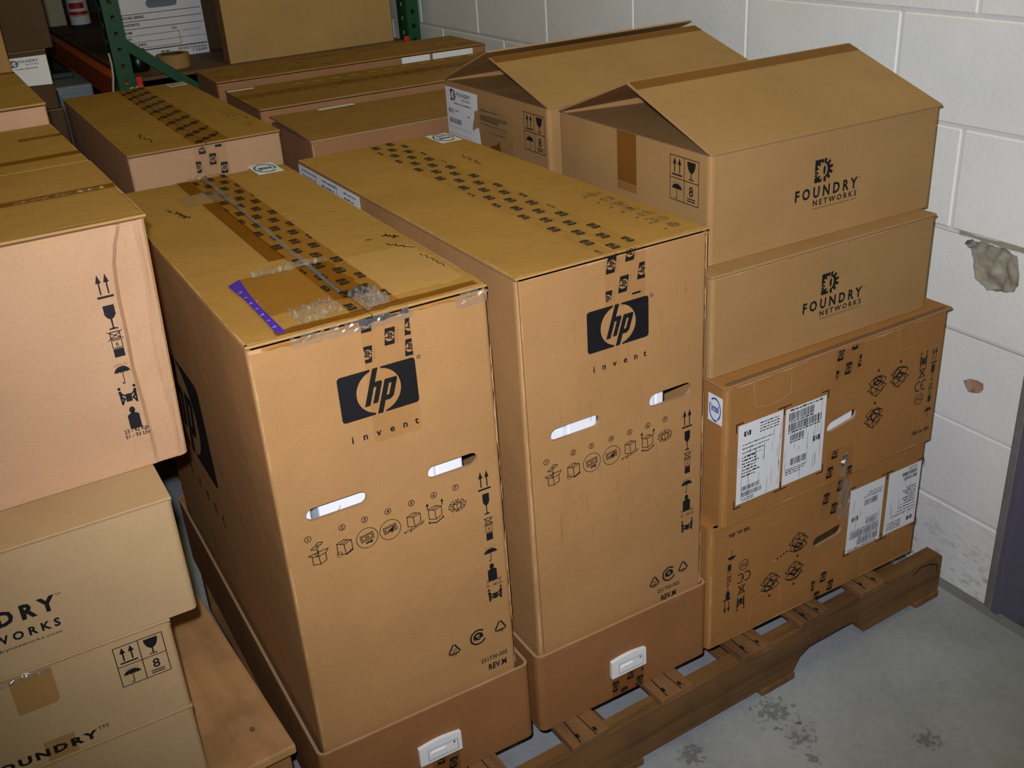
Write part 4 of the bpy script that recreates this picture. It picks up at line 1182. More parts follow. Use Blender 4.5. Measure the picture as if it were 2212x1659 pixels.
# --- R1 and R5: open cartons whose long flaps lean together like a roof
def open_carton(name, label, loc, yaw, w, d, h, rise, group, over=0.0, tapeband=True):
    t_ = thing(name, label, 'carton', loc, yaw, group)
    t = .005
    # four walls as a tube with thickness, open at the top
    g = G(); lo = footprint(w, d, .008); li = footprint(w - 2 * t, d - 2 * t, .005, t, t); n = len(lo)
    for i in range(n):
        j = (i + 1) % n; p, q, u, v = lo[i], lo[j], li[i], li[j]
        g.face([(p[0], p[1], 0), (q[0], q[1], 0), (q[0], q[1], h), (p[0], p[1], h)])
        g.face([(p[0], p[1], h), (q[0], q[1], h), (v[0], v[1], h), (u[0], u[1], h)], 1)
        g.face([(v[0], v[1], t), (u[0], u[1], t), (u[0], u[1], h), (v[0], v[1], h)])
    g.face([(x, y, 0) for x, y in lo][::-1]); g.face([(x, y, t) for x, y in li])
    g.build('carton_body', ['tan', 'edge'], t_)
    # long flaps
    ym = d / 2
    def flap(y0, y1, z1, x0, x1, tt=.004):
        dz = z1 - h; L = math.hypot(y1 - y0, dz); ny, nz = -dz / L * (1 if y1 > y0 else -1), abs(y1 - y0) / L
        b = [(x0, y0, h), (x1, y0, h), (x1, y1, z1), (x0, y1, z1)]
        if y1 < y0: b = [b[1], b[0], b[3], b[2]]
        s = 1 if y1 > y0 else -1
        tpv = [(p[0], p[1] + ny * tt, p[2] + nz * tt) for p in b]
        g = G(); g.hexa(b, tpv, 0, 1); return g.build('top_flap', ['tan', 'edge'], t_, .001)
    flap(.0, ym + .002, h + rise, .0, w + .004)
    flap(d, ym - .004 + over, h + rise + (.012 if over else .001), .0, w)
    # band of brown tape along the front flap's free edge
    if tapeband:
        L = math.hypot(ym, rise); uy, uz = ym / L, rise / L
        f = frame((0, 0, h), (1, 0, 0), (0, uy, uz), (0, -uz, uy))
        strip(t_, 'tape_band', quad(.002, L - .030, w + .002, L - .002), f, 'tape', .0045)
    # short end flaps folded down inside
    for x0, x1 in ((t, .235), (w - t, w - .235)):
        za, zb_ = h - .003, h - .003 - .010
        q = [(x0, t + .002, za), (x1, t + .002, zb_), (x1, d - t - .002, zb_), (x0, d - t - .002, za)]
        if x1 < x0: q = [q[1], q[0], q[3], q[2]]
        g = G(); g.hexa([(p[0], p[1], p[2] - .004) for p in q], q, 0, 1); g.build('end_flap', ['tan', 'edge'], t_)
    return t_

z1 = .8935
R1 = open_carton('open_network_carton', 'tan carton on top of the right stack with its flaps leaning together like a roof', (.805, .0588, z1 + .0003), -1.4, .5232, .4755, 1.0795 - z1, .084, 'tan network-gear cartons')
o1 = .805
a = Art(); maker_block(a, .9895 - o1, .9675 - z1, .145); a.build('maker_logo_print', 'ink', FR(), R1)
a = Art(); handling_box(a, -(.166 - .0588), .9885 - z1, .078, .0765); a.build('handling_symbols', 'ink', LF(0), R1)
strip(R1, 'tape_strip', quad(-(.328 - .0588), .0935, -(.2675 - .0588), .186), LF(0), 'tape', .0003)
strip(R1, 'tape_strip', quad(-(.328 - .0588), .078, -(.2675 - .0588), .0925), LF(0), 'tape_thin', .0003)
wear(R1, [(.0005, .0, .0005, .184, -.005)], FR(), 'worn', 53)

z5 = .7059
R5 = open_carton('open_network_carton', 'tan open-flap carton behind the top right one, torn white label on its end', (.812, .568, z5 + .0003), -.6, .553, .474, 1.0795 - z5, .072, 'tan network-gear cartons', .012)
zz5 = lambda z: z - z5
a = Art(); handling_box(a, -(.665 - .568), zz5(.9835), .0825, .078); a.build('handling_symbols', 'ink', LF(0), R5)
lab = strip(R5, 'torn_label', [(-.467, zz5(.94)), (-.345, zz5(.94)), (-.303, zz5(.955)), (-.309, zz5(.992)), (-.325, zz5(.988)), (-.341, zz5(.978)), (-.338, zz5(.995)), (-.328, zz5(1.012)), (-.326, zz5(1.026)), (-.309, zz5(1.032)), (-.306, zz5(1.067)), (-.467, zz5(1.067))], LF(0), 'paper', .0004)
a = Art(); gear_emblem(a, -.428, zz5(1.050), .026); a.text('FOUNDRY', -.408, zz5(1.050), .009, 'l', .012, 1.0, .068); a.text('NETWORKS', -.386, zz5(1.041), .005, 'l', .008, 1.0, .044)
greek(a, -.425, zz5(1.031), -.34, .0028, 3); barcode(a, -.456, zz5(1.008), -.428, zz5(1.018), 5); barcode(a, -.456, zz5(.984), -.395, zz5(.996), 6); greek(a, -.42, zz5(1.014), -.405, .003, 8); greek(a, -.36, zz5(1.008), -.35, .003, 9)
for q in (.975, .960): a.line((-.46, zz5(q)), (-.345, zz5(q)), .0006)
a.build('label_print', 'ink', LF(0), lab, .0012)
strip(R5, 'tape_residue', ragged(-.303, zz5(.955), -.152, zz5(1.047), 3, .0022), LF(0), 'tape_clear', .0004)
strip(R5, 'torn_paper_patch', ragged(-.296, zz5(.985), -.175, zz5(1.040), 6, .005), LF(0), 'residue', .0002, .0002)
strip(R5, 'tape_strip', [(-.265, zz5(.945)), (-.205, zz5(.945)), (-.212, zz5(.978)), (-.226, zz5(.968)), (-.25, zz5(.962))], LF(0), 'tape', .0010)

# ------------------------------------------------------------------ cartons behind
WC, DC, ZC = .352, .90, 1.0
Cc = thing('server_carton', 'tall kraft server carton at back left, dense logo tape on its top', 'carton', (.096, 1.187, 0), 0, 'tall server cartons standing in base trays')
carton_body(Cc, WC, DC, .006, ZC - .0065, 'pinkish'); flaps_y(Cc, WC, DC, ZC - .004, 'kraft_worn_light_tint'); tray(Cc, -.010, -.012, WC + .020, DC + .024, 0, .16)
T = TP(ZC); oc = .096; yc = 1.187
tp = strip(Cc, 'tape_strip', quad(.246 - oc, .0, .326 - oc, DC), T, 'tape_thin')
a = Art(); tape_logos(a, .247 - oc, .325 - oc, .004, DC - .006, (.266 - oc, 1.567 - yc), .027, 80, (.022, .022), (-.001, -.0905)); a.build('tape_print', 'ink', T, tp, .0014)
g = G(); g.box((.285 - oc, .2, ZC + .001), (.2875 - oc, DC - .1, ZC + .003)); g.build('puckered_tape', 'film', Cc)
sticker(Cc, .390 - oc, 2.013 - yc, .441 - oc, 2.072 - yc, T)
a = Art(); scrawl(a, .163 - oc, 1.40 - yc, .175 - oc, 1.285 - yc, 23, .003, .007); r = random.Random(8)
for k in range(26): x = r.uniform(.395, .44) - oc; y = r.uniform(.06, .34); a.line((x, y), (x + r.uniform(-.012, .012), y + r.uniform(-.012, .012)), .0018)
a.build('faded_top_print', 'faint_ink', T, Cc, .0011)
tp = strip(Cc, 'tape_strip', quad(.240 - oc, .86, .316 - oc, ZC - .008), FR(), 'tape_clear', .0008)
a = Art()
for x, z in ((.261, .989), (.281, .961), (.244, .948), (.300, .999), (.304, .937)): emblem_small(a, x - oc, z, .026, 84, -.05, True)
a.clip(.2405 - oc, .3155 - oc, .86, ZC - .008); a.build('tape_print', 'ink', FR(), tp, .0016)
wear(Cc, [(.002, .8, .002, ZC - .008, -.008), (WC, ZC - .007, 0, ZC - .007, .004)], FR(), 'worn', 63)
film(Cc, 'torn_clear_tape', .13 + .06, DC - .012, .17 + .06, DC, T, 31, .006, 8, 3)

# D: bulging lid flap, in front of E
De = thing('long_server_carton', 'nearest of three long crosswise cartons at the back, lid bulging at its left end', 'carton', (.500, 1.125, 0), 0, 'long cartons lying crosswise at the back')
carton_body(De, .86, .30, 0, .970, 'red_kraft')
b = [(-.002, -.001, .9705), (.862, -.001, .9705), (.862, .300, .9735), (-.002, .300, .9755)]
g = G(); n = 12; tp_ = []
for k in range(n + 1):
    x = -.002 + .864 * k / n; bul = .006 * max(0, 1 - k / 5.0)
    tp_.append([(x, -.001, .9705), (x, .10, .9725 + bul), (x, .20, .9745 + bul * 1.2), (x, .300, .9765 + bul)])
for k in range(n):
    for j in range(3):
        p = [tp_[k][j], tp_[k + 1][j], tp_[k + 1][j + 1], tp_[k][j + 1]]
        g.face([(q[0], q[1], q[2] + .004) for q in p]); g.face(p[::-1])
for j in range(3):
    p, q = tp_[0][j], tp_[0][j + 1]; g.face([p, q, (q[0], q[1], q[2] + .004), (p[0], p[1], p[2] + .004)], 1)
for k in range(n):
    p, q = tp_[k][0], tp_[k + 1][0]; g.face([p, q, (q[0], q[1], q[2] + .004), (p[0], p[1], p[2] + .004)], 1)
g.build('top_flap', ['shaded_top', 'edge'], De)
strip(De, 'paper_label', quad(.125, .275, .225, .292), TP(.985), 'paper', .0)
wear(De, [(0, .001, .80, .001, .006), (.01, .10, .11, .16, .02)], frame((0, 0, .977), (1, 0, 0), (0, 1, .012), (0, 0, 1)), 'worn', 71, .002)
wear(De, [(.001, .6, .001, .965, -.006)], FR(), 'worn', 72)

Ee = thing('long_server_carton', 'middle long crosswise carton at the back, dashed dark and yellow tape on top', 'carton', (.487, 1.460, 0), -1.6, 'long cartons lying crosswise at the back')
carton_body(Ee, .89, .355, 0, .9935, 'red_kraft'); flaps_x(Ee, .89, .355, .996, 'shaded_top')
T = TP(1.0)
strip(Ee, 'tape_strip', quad(0, .165, .89, .235), T, 'tape_thin', .0004)
a = Art(); a2 = Art(); r = random.Random(3)
for k in range(24):
    x = .05 + k * .034; y = .196 + .003 * math.sin(k); a.rect(x, y, x + r.uniform(.008, .020), y + .0035)
for k in range(40):
    x = r.uniform(.02, .86); y = r.choice((.18, .222, .14)); a.rect(x, y, x + r.uniform(.006, .018), y + .003)
a.build('tape_print', 'ink', T, Ee, .0012)
for k in range(12): a2.rect(.18 + .058 * k, .272 + .004 * k, .21 + .058 * k, .284 + .004 * k)
a2.build('yellow_tape_print', 'yellow_ink', T, Ee, .0012)
strip(Ee, 'paper_label', quad(.0, .322, .078, .340), T, 'paper', .0)
wear(Ee, [(0, .001, .88, .001, .012), (0, .35, 0, 0, .006)], T, 'worn', 73)

Ff = thing('long_server_carton', 'rearmost long kraft carton lying crosswise against the rack, white label on its front edge', 'carton', (.487, 1.852, 0), -2.0, 'long cartons lying crosswise at the back')
carton_body(Ff, .865, .265, 0, 1.0135, 'red_kraft'); flaps_x(Ff, .865, .265, 1.016, 'shaded_top')
T = TP(1.02)
a = Art(); r = random.Random(5)
for k in range(30): x = r.uniform(.03, .82); y = r.choice((.05, .132, .2)); a.rect(x, y, x + r.uniform(.01, .05), y + .004)
a.build('faded_top_print', 'faint_ink', T, Ff, .0008)
strip(Ff, 'shipping_label', quad(.575, .985, .67, 1.0125), FR(), 'paper', .0004); strip(Ff, 'shipping_label', quad(.68, .985, .82, 1.0125), FR(), 'paper', .0004)
wear(Ff, [(0, .001, .86, .001, .010)], T, 'worn', 74)

# ------------------------------------------------------------------ left stack
zb = .283
Lp = thing('wooden_pallet', 'pallet of pale wide planks under the left-hand stack', 'pallet', (-.0305, .050, .1415), 3.5)
Lq = thing('wooden_pallet', 'lower pallet in the pair carrying the left-hand stack', 'pallet', (-.0305, .050, 0), 3.5)
for P_ in (Lp, Lq):
    for k in range(5):
        x1 = -.195 * k; g = G(); g.box((x1 - .178, 0, .1235), (x1, .835, .1413)); pb = g.build('deckboard', 'plank', P_, .003)
        if k == 0 and P_ is Lp:
            a = Art()
            for (x, y, rr) in ((-.118, .27, .006), (-.045, .075, .0045), (-.128, .17, .003)): a.poly([(x + rr * math.cos(q * .785), y + 1.5 * rr * math.sin(q * .785)) for q in range(8)])
            a.build('knot', 'grime', TP(.1413), pb, .0004)
    for y in (.03, .40, .79):
        g = G(); g.box((-.95, y, .018), (-.004, y + .038, .1235)); g.build('stringer', 'plank_x', P_, .002)
    for x in (-.10, -.52, -.95):
        g = G(); g.box((x, 0, 0), (x + .095, .835, .018)); g.build('bottom_board', 'plank', P_, .002)

def left_carton(label, xr, y, z0, h, w, d, name='network_carton'):
    t_ = thing(name, label, 'carton', (xr, y, z0 + .0003), 0, 'tan network-gear cartons')
    carton_body(t_, w, d, 0, h - .0055, 'grey_tan', (), .008, warp=lambda c: (c[0] - w, c[1], c[2]))
    return t_
L4 = left_carton('plain tan carton at the bottom of the left stack, resting on the plank pallet', -.166, .047, .283, .160, .475, .66)
slab(L4, 'top_flap', -.475, .0005, -.0005, .66, .1545, .0045, 'grey_tan')
wear(L4, [(0, .152, -.475, .152, .004)], FR(), 'worn', 81)
L3 = left_carton('tan carton with four-cell symbols and brown tape patch, second from bottom of left stack', -.166, .047, .443, .160, .475, .66)
slab(L3, 'top_flap', -.475, .0005, -.0005, .66, .1545, .0045, 'grey_tan')
a = Art(); handling_box(a, -.248 + .166, .519 - .443, .067, .068); a.build('handling_symbols', 'ink', FR(), L3)
a = Art(); a.text('FOUNDRY', -.442 + .166, .4545 - .443, .0125, 'l', .045, 1.3, .146); a.text('TM', -.295 + .166, .464 - .443, .006, 'l', 0, 1, .014); a.build('maker_name_print', 'ink', FR(), L3)
strip(L3, 'tape_strip', [(-.381 + .166, .537 - .443), (-.331 + .166, .537 - .443), (-.327 + .166, .545 - .443), (-.327 + .166, .596 - .443), (-.381 + .166, .596 - .443)], FR(), 'tape_thin', .0004)
film(L3, 'torn_clear_tape', -.40 + .166, .590 - .443, -.325 + .166, .600 - .443, FR(), 41, .004, 16, 3)
strip(L3, 'tape_strip', quad(-.365 + .166, .444 - .443, -.325 + .166, .478 - .443), FR(), 'tape_thin', .0003)
wear(L3, [(0, .152, -.475, .152, .004), (0, .002, -.475, .002, -.003)], FR(), 'worn', 82)
L2 = left_carton('tan carton directly under the big pinkish carton, third from bottom of left stack', -.125, .048, .603, .187, .5232, .66)
slab(L2, 'top_flap', -.5232, .0005, -.0005, .66, .1815, .0045, 'grey_tan')
a = Art(); o_ = .125
a.mark('gear_mark_print'); gear_emblem(a, -.400 + o_, .735 - .603, .050)
a.mark('maker_name_print'); a.text('FOUNDRY', -.480 + o_, .6815 - .603, .0212, 'l', .045, 1.55, .184)
a.text('NETWORKS', -.428 + o_, .6545 - .603, .0122, 'l', .035, 1.6, .130)
a.text('www.foundrynetworks.com', -.428 + o_, .6425 - .603, .0046, 'l', .0, 1.0, .128); a.text('TM', -.2945 + o_, .700 - .603, .0035, 'l')
a.build('maker_logo_print', 'ink', FR(), L2)
wear(L2, [(0, .180, -.5232, .180, .004)], FR(), 'worn', 83)

# L1: the big pinkish carton with a creased right edge
z0 = .790; H1 = 1.147 - z0; W1 = .60; D1 = .73
L1 = thing('server_carton', 'large pinkish carton on top of the left stack, front panel creased along its right edge', 'carton', (-.066, .154, z0 + .0003), .8)
X1 = .066
lean = lambda c: (c[0] - W1 + .014 * (c[2] / H1 - .5) * (1 if c[0] > W1 * .5 else 0), c[1], c[2])
g = G(); lp = footprint(W1, D1, .010); n = len(lp); zt = H1 - .0085
for i in range(n - 1):
    p, q = lp[i], lp[i + 1]; g.face([(p[0], p[1], 0), (q[0], q[1], 0), (q[0], q[1], zt), (p[0], p[1], zt)])
g.face([(x, y, 0) for x, y in lp][::-1]); g.face([(x, y, zt) for x, y in lp])
# creased front: flat, a raised crease, a shallow valley, and a ridge close to the corner
cr = [(.0, -.103), (.11, -.117), (.25, -.121), (.42, -.120), (.57, -.121), (.73, -.117), (1.0, -.113)]
rows = []
for k in range(15):
    t = k / 14; s = 1 - t
    for i in range(len(cr) - 1):
        if cr[i][0] <= t <= cr[i + 1][0]: xc = cr[i][1] + (cr[i + 1][1] - cr[i][1]) * (t - cr[i][0]) / (cr[i + 1][0] - cr[i][0])
    xr = W1 + (xc + X1)
    am = .35 + .65 * math.sin(math.pi * min(1, max(0, t * .9 + .08)))
    xe = W1 - .014 + .003 * math.sin(t * 9)
    rows.append([(.010, 0, zt * s), (xr - .008, -.0002, zt * s), (xr, -.0035 * am, zt * s), (xr + .006, .0045 * am, zt * s), (xr + .020, .0050 * am, zt * s), (xe - .004, .002, zt * s), (xe, -.0012, zt * s), (W1 - .010, 0, zt * s)])
for k in range(14):
    for j in range(7): g.face([rows[k + 1][j], rows[k + 1][j + 1], rows[k][j + 1], rows[k][j]])
g.build('carton_body', ['pinkish', 'edge'], L1, warp=lean)
slab(L1, 'top_flap', -W1, .008, -.004, D1 / 2 - .001, H1 - .004, .004, 'kraft_worn_light_tint', (0, -.002, 0, 0)); slab(L1, 'top_flap', -W1, .006, D1 / 2 + .001, D1 + .001, H1 - .004, .004, 'kraft_worn_light_tint')
T = TP(H1)
for y, w, x in ((.162, .024, -W1), (.425, .027, -W1), (.602, .021, -.066)): strip(L1, 'tape_strip', quad(x, y, .006, y + w), T, 'tape', .0005)
film(L1, 'wrinkled_tape', -.13, .160, -.01, .168, T, 51, .003, 30, 2); film(L1, 'wrinkled_tape', -.28, .158, -.15, .164, T, 52, .003, 24, 2)
a = Art()
q = lambda x: x + X1
Z_ = lambda z: z - z0
a.mark('up_arrows_print'); a.push(q(-.131), Z_(1.063), .021, sy=.033); p_arrows(a); a.pop()
a.mark('fragile_glass_print'); a.push(q(-.131), Z_(1.019), .030, sy=.034); p_glass(a); a.pop()
a.mark('stacking_limit_print'); a.push(q(-.1315), Z_(.9805), .036, sy=.037); p_nostack(a, '6'); a.pop()
a.mark('umbrella_print'); a.push(q(-.134), Z_(.938), .021, sy=.032); p_brolly(a); a.pop()
a.mark('team_lift_print'); a.push(q(-.134), Z_(.905), .024, sy=.028); p_people(a); a.pop()
a.mark('weight_print'); a.push(q(-.134), Z_(.870), .026, sy=.034); p_weight(a); a.pop()
a.text('23 - 42 Kgs', q(-.1345), Z_(.8485), .0058, 'c', .016, 1, .033); a.text('51 - 93 Lbs', q(-.1345), Z_(.8405), .0058, 'c', .016, 1, .033)
for k in range(len(a.v)): a.v[k] = (a.v[k][0] + (a.v[k][1] / H1 - .5) * .0, a.v[k][1])
a.build('handling_symbols', 'ink', FR(-.0022), L1, .0012)
wear(L1, [(-.012, .002, -W1, .002, -.004), (-.011, .005, .001, H1 - .012, .006), (.003, H1 - .0105, -W1, H1 - .0105, .005)], FR(), 'worn', 91)
wear(L1, [(-W1, -.003, .006, -.003, .010), (.006, 0, .004, D1, .006)], T, 'worn', 92)

# cartons further back on the left
L0 = thing('tall_carton', 'carton behind the left stack with a shiny tape strip on the back of its top', 'carton', (-.069, .905, 0), 0)
carton_body(L0, .5, .48, 0, 1.1765, 'pinkish', warp=lambda c: (c[0] - .5, c[1], c[2])); slab(L0, 'top_flap', -.5, .001, -.001, .24, 1.179, .004, 'kraft_worn_light_tint'); slab(L0, 'top_flap', -.5, .001, .242, .481, 1.179, .004, 'kraft_worn_light_tint')
film(L0, 'shiny_tape', -.06, .455, -.005, .482, TP(1.183), 61, .004, 10, 4); strip(L0, 'tape_strip', quad(-.5, .45, .0, .482), TP(1.183), 'tape', .0003)
L5 = thing('tall_carton', 'carton cut off by the left photo edge, behind the shiny-taped carton', 'carton', (-.066, 1.46, 0), 0)
carton_body(L5, .45, .42, 0, 1.5, 'kraft', warp=lambda c: (c[0] - .45, c[1], c[2])); slab(L5, 'top_flap', -.45, .001, 0, .209, 1.5005, .004, 'kraft'); slab(L5, 'top_flap', -.45, .001, .211, .42, 1.5005, .004, 'kraft')
s1 = thing('tall_carton', 'brown carton at the bottom of the dark stack left of the grey cabinet', 'carton', (.080, 1.97, 0), 0)
carton_body(s1, .42, .45, 0, .990, 'brown', warp=lambda c: (c[0] - .42, c[1], c[2])); slab(s1, 'top_flap', -.42, 0, 0, .45, .9905, .004, 'brown')
s2 = thing('labelled_carton', 'brown carton with a white maker label facing front, under the dark carton at left', 'carton', (.074, 1.99, .9948), 0)
carton_body(s2, .40, .42, 0, .155, 'brown', warp=lambda c: (c[0] - .40, c[1], c[2])); slab(s2, 'top_flap', -.40, 0, 0, .42, .1553, .004, 'brown')
lb = strip(s2, 'white_label', [(-.16, 1.066 - .9948), (-.004, 1.060 - .9948), (-.003, 1.139 - .9948), (-.16, 1.139 - .9948)], FR(), 'paper', .0004)
a = Art(); gear_emblem(a, -.087, 1.124 - .9948, .018); a.text('FOUNDRY', -.076, 1.1245 - .9948, .0072, 'l', .01, 1, .050); a.text('NETWORKS', -.060, 1.117 - .9948, .0042, 'l', 0, 1, .034); greek(a, -.09, 1.108 - .9948, -.03, .0022, 2); a.build('label_print', 'ink', FR(), lb, .0012)
s3 = thing('dark_carton', 'large dark brown carton at top left, stacked on the carton with the white label', 'carton', (.097, 2.0, 1.1545), 0)
carton_body(s3, .42, .42, 0, .36, 'brown', warp=lambda c: (c[0] - .42, c[1], c[2])); slab(s3, 'top_flap', -.42, 0, 0, .42, .3605, .004, 'brown')

cb = thing('metal_cabinet', 'blue-grey metal cabinet standing in the aisle left of the rack', 'cabinet', (.135, 2.62, 0), 0)
g = G(); g.box((0, 0, .03), (.125, .42, .955)); g.build('cabinet_body', 'cabinet', cb, .006)
g = G(); g.box((-.002, -.012, .03), (.012, -.0005, .95)); g.build('front_trim', 'cabinet_dark', cb, .003)
g = G(); g.box((.016, -.010, .50), (.119, -.0005, .93)); g.build('cabinet_door', 'cabinet', cb, .004)
g = G(); g.box((.016, -.010, .05), (.119, -.0005, .49)); g.build('cabinet_door', 'cabinet', cb, .004)
g = G(); g.box((.01, .01, 0), (.115, .41, .03)); g.build('plinth', 'cabinet_dark', cb)
g = G(); g.box((-.02, .19, .9555), (.10, .30, .975)); g.v = [(x, y, z) for x, y, z in g.v]; 
dv = g.build('black_tray', 'cabinet_dark', None, .004); dv.location = (.135, 2.62, 0); tag(dv, 'small dark flat tray lying on top of the grey cabinet', 'tray')

# ------------------------------------------------------------------ pallet rack with its load
RK = thing('pallet_rack', 'green and orange steel pallet rack with a brown board shelf along the wall', 'rack', (0, 0, 0), 0)
def post(x0, y0, w, d, sx=True, h=2.6):
    t = .003
    hs = []; z = .06
    while z < h - .05: hs.append(rrect(x0 + w / 2 - .0065, z, x0 + w / 2 + .0065, z + .016, .003, 1)); z += .05
    g = G(); g.prism([(x0, 0), (x0 + w, 0), (x0 + w, h), (x0, h)], FR(y0), t, 0, 0, hs)
    hs2 = []; z = .085
    while z < h - .05: hs2.append(rrect(-(y0 + d * .55) - .009, z, -(y0 + d * .55) + .009, z + .018, .003, 1)); z += .05
    g.prism([(-(y0 + d), 0), (-(y0 + .003), 0), (-(y0 + .003), h), (-(y0 + d), h)], LF(x0), t, 0, 0, hs2)
    g.box((x0 + w - t, y0 + t, 0), (x0 + w, y0 + d, h))
    return g.build('rack_post', 'green', RK)
post(.318, 2.45, .054, .075); post(1.372, 2.45, .048, .085); post(.318, 5.02, .054, .075); post(1.372, 5.02, .048, .085)
def bar(p, q, wd, th, name, mat):
    p, q = Vector(p), Vector(q); d = (q - p).normalized(); up = Vector((0, -1, 0)); s = d.cross(up).normalized() * wd / 2; n = up * th
    g = G(); b = [p - s, p + s, q + s, q - s]; g.hexa([tuple(v) for v in b], [tuple(v + n) for v in b]); return g.build(name, mat, RK, .002)
bar((.345, 2.468, 1.100), (1.39, 2.468, .235), .034, .010, 'brace', 'green')
bar((.345, 2.468, 1.22), (1.39, 2.468, 2.085), .034, .010, 'brace', 'green')
for x in (.335, 1.375):
    for z in (.935, 2.02):
        g = G(); g.box((x, 2.53, z - .072), (x + .04, 5.015, z + .019)); g.build('beam', 'orange', RK, .004)
for z in (.954, 2.04):
    g = G(); g.box((.376, 2.50, z), (1.371, 5.0, z + .0115)); g.build('shelf_board', 'shelf', RK, .001)
for (x, z) in ((.372, .955), (1.348, .962)):
    g = G(); g.box((x, 2.436, z - .03), (x + .022, 2.449, z + .025)); g.build('beam_connector', 'red', RK, .005)
ZS = .9658
# standing flat carton at the shelf's end
pn = thing('flat_panel_carton', 'big plain brown flat carton standing upright on the rack shelf', 'carton', (.712, 2.512, ZS), 0)
g = G(); g.box((0, 0, 0), (.626, .07, .62)); g.build('carton_body', ['panel'], pn, .003)
a = Art(); a.rect(-.068, .004, -.002, .61); a.build('side_panel', 'orange_kraft', LF(0), pn, .0006)
bx = thing('record_box', 'white record storage box with a handle slot on the rack shelf', 'box', (.436, 2.90, ZS), 0)
hs = rrect(.110, .178, .222, .208, .0148, 5)
carton_body(bx, .310, .38, 0, .255, 'white_board', [hs], .003, mats=['white_board', 'grey_ink'])
g = G(); g.box((.09, .02, .16), (.24, .03, .23)); g.build('handle_backing', 'cabinet', bx)
a = Art()
for z in (.163, .139, .113, ): a.line((.006, z), (.304, z), .0020)
a.line((.006, .089), (.21, .089), .0014); a.line((.006, .066), (.304, .066), .0014); a.line((.006, .045), (.21, .045), .0014); a.line((.21, .045), (.21, .092), .0016); a.line((.004, .037), (.306, .037), .0035)
a.text('RECORD SERIES:', .008, .148, .0085, 'l', .03); a.text('CONTENTS:', .008, .123, .0085, 'l', .03); a.text('FROM:', .008, .097, .0085, 'l', .03); a.text('TO:', .185, .097, .0085, 'l', .03)
a.text('DEPT:', .008, .074, .0085, 'l', .03); a.text('SPECIAL INFO:', .008, .052, .0085, 'l', .03); a.text('DESTRUCTION DATE', .225, .087, .005, 'l'); a.text('/   /', .236, .072, .008, 'l'); a.text('RECORD STORAGE BOX', .195, .022, .0085, 'l', .014, 1, .108); a.text('7-32009', .245, .010, .009, 'l', .014, 1, .056)
greek(a, .06, .012, .10, .003, 4); greek(a, .13, .022, .165, .005, 5); greek(a, .06, .004, .19, .003, 6)
a.build('form_print', 'ink', FR(), bx, .0010)
bk = thing('brown_carton', 'brown carton behind the white record box on the rack shelf', 'carton', (.755, 2.97, ZS), 0)
carton_body(bk, .36, .34, 0, .34, 'brown')
rl = thing('tape_roll', 'roll of tan tape lying flat on the rack shelf in front of the white box', 'tape', (.548, 2.64, ZS), 0)
g = G(); g.lathe((0, 0, 0), [(.038, 0), (.056, 0), (.056, .046), (.038, .046), (.038, 0)], 32); o = g.build('tape_winding', 'tan', rl, smooth=False)
g = G(); g.lathe((0, 0, 0), [(.0355, .0), (.0379, .0), (.0379, .0465), (.0355, .0465), (.0355, 0)], 32); g.build('cardboard_core', 'brown', rl)
tb = thing('black_jar', 'glossy black squat jar on the rack shelf beside the green post', 'jar', (.432, 2.66, ZS), 0)
g = G(); g.lathe((0, 0, 0), [(.0, 0), (.033, 0), (.036, .004), (.036, .046), (.030, .056), (.0, .056)], 24); g.build('jar_body', 'black', tb, smooth=True)
g = G(); g.lathe((0, 0, .0562), [(.0, 0), (.031, 0), (.031, .014), (.028, .017), (.0, .017)], 24); g.build('jar_lid', 'black', tb)
bt = thing('spray_bottle', 'dark bottle with a red and white label deep on the rack shelf', 'bottle', (.512, 4.30, ZS), 0)
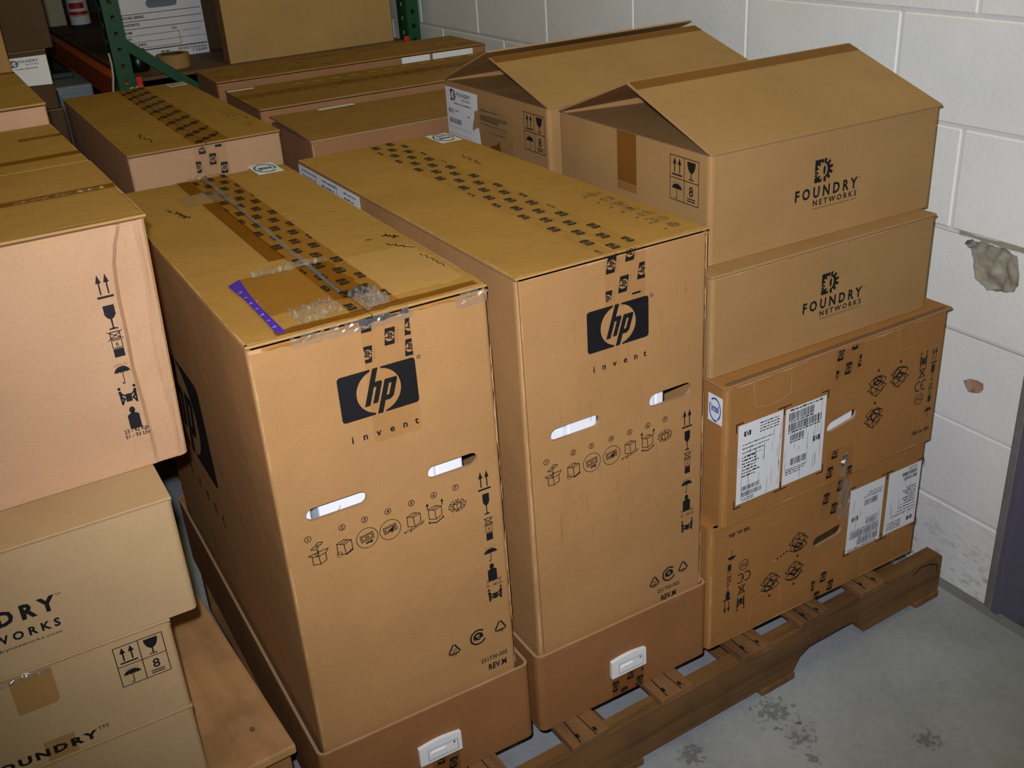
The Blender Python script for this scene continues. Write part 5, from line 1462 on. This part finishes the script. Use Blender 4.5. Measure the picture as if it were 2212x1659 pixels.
g = G(); g.lathe((0, 0, 0), [(0, 0), (.040, 0), (.045, .006), (.045, .13), (.040, .155), (.020, .185), (.016, .20), (.016, .215), (0, .215)], 24); g.build('bottle_body', 'bottle', bt, smooth=True)
g = G(); g.lathe((0, 0, 0), [(.0458, .018), (.0458, .130)], 24); g.build('bottle_label', 'paper', bt, smooth=True)
g = G(); g.cyl((0, 0, .2152), .018, .03, 16); g.build('bottle_cap', 'black', bt)
def curl(parent, z0, z1, t0, t1, name, mat):
    g = G(); n = 10
    for k in range(n):
        a0, a1 = [math.radians(t0 + (t1 - t0) * (k + e) / n) for e in (0, 1)]; rr = .0464
        g.face([(rr * math.cos(a0), rr * math.sin(a0), z0), (rr * math.cos(a1), rr * math.sin(a1), z0), (rr * math.cos(a1), rr * math.sin(a1), z1), (rr * math.cos(a0), rr * math.sin(a0), z1)])
    return g.build(name, mat, parent)
curl(bt, .090, .116, -150, -60, 'label_band', 'red_ink'); curl(bt, .062, .077, -160, -40, 'label_band', 'red_ink'); curl(bt, .055, .061, -140, -60, 'label_band', 'yellow_ink')
be = thing('beige_box', 'pale beige box standing deep on the rack shelf left of the bottle', 'box', (.388, 4.50, ZS), 0)
g = G(); g.box((0, 0, 0), (.088, .3, .30)); g.build('box_body', 'beige', be, .003)
g = G(); g.box((-.0006, -.0006, .27), (.0886, .3006, .302)); g.build('box_lid', 'beige', be, .002)
cu = bpy.data.curves.new('hanging_cord', 'CURVE'); cu.dimensions = '3D'; cu.bevel_depth = .0035; cu.bevel_resolution = 2
sp = cu.splines.new('POLY'); pts = [(.3075, 2.443, 1.064), (.309, 2.443, 1.03), (.305, 2.443, .99), (.296, 2.443, .95), (.288, 2.443, .88), (.285, 2.443, .70)]
sp.points.add(len(pts) - 1)
for p_, v in zip(sp.points, pts): p_.co = (*v, 1)
o = bpy.data.objects.new('hanging_cord', cu); C.objects.link(o)
me = bpy.data.meshes.new_from_object(o.evaluated_get(bpy.context.evaluated_depsgraph_get())); me.materials.append(M['cord'])
C.objects.unlink(o); bpy.data.objects.remove(o)
o = bpy.data.objects.new('hanging_cord', me); C.objects.link(o); tag(o, 'thin white cord hanging beside the green rack post', 'cord')
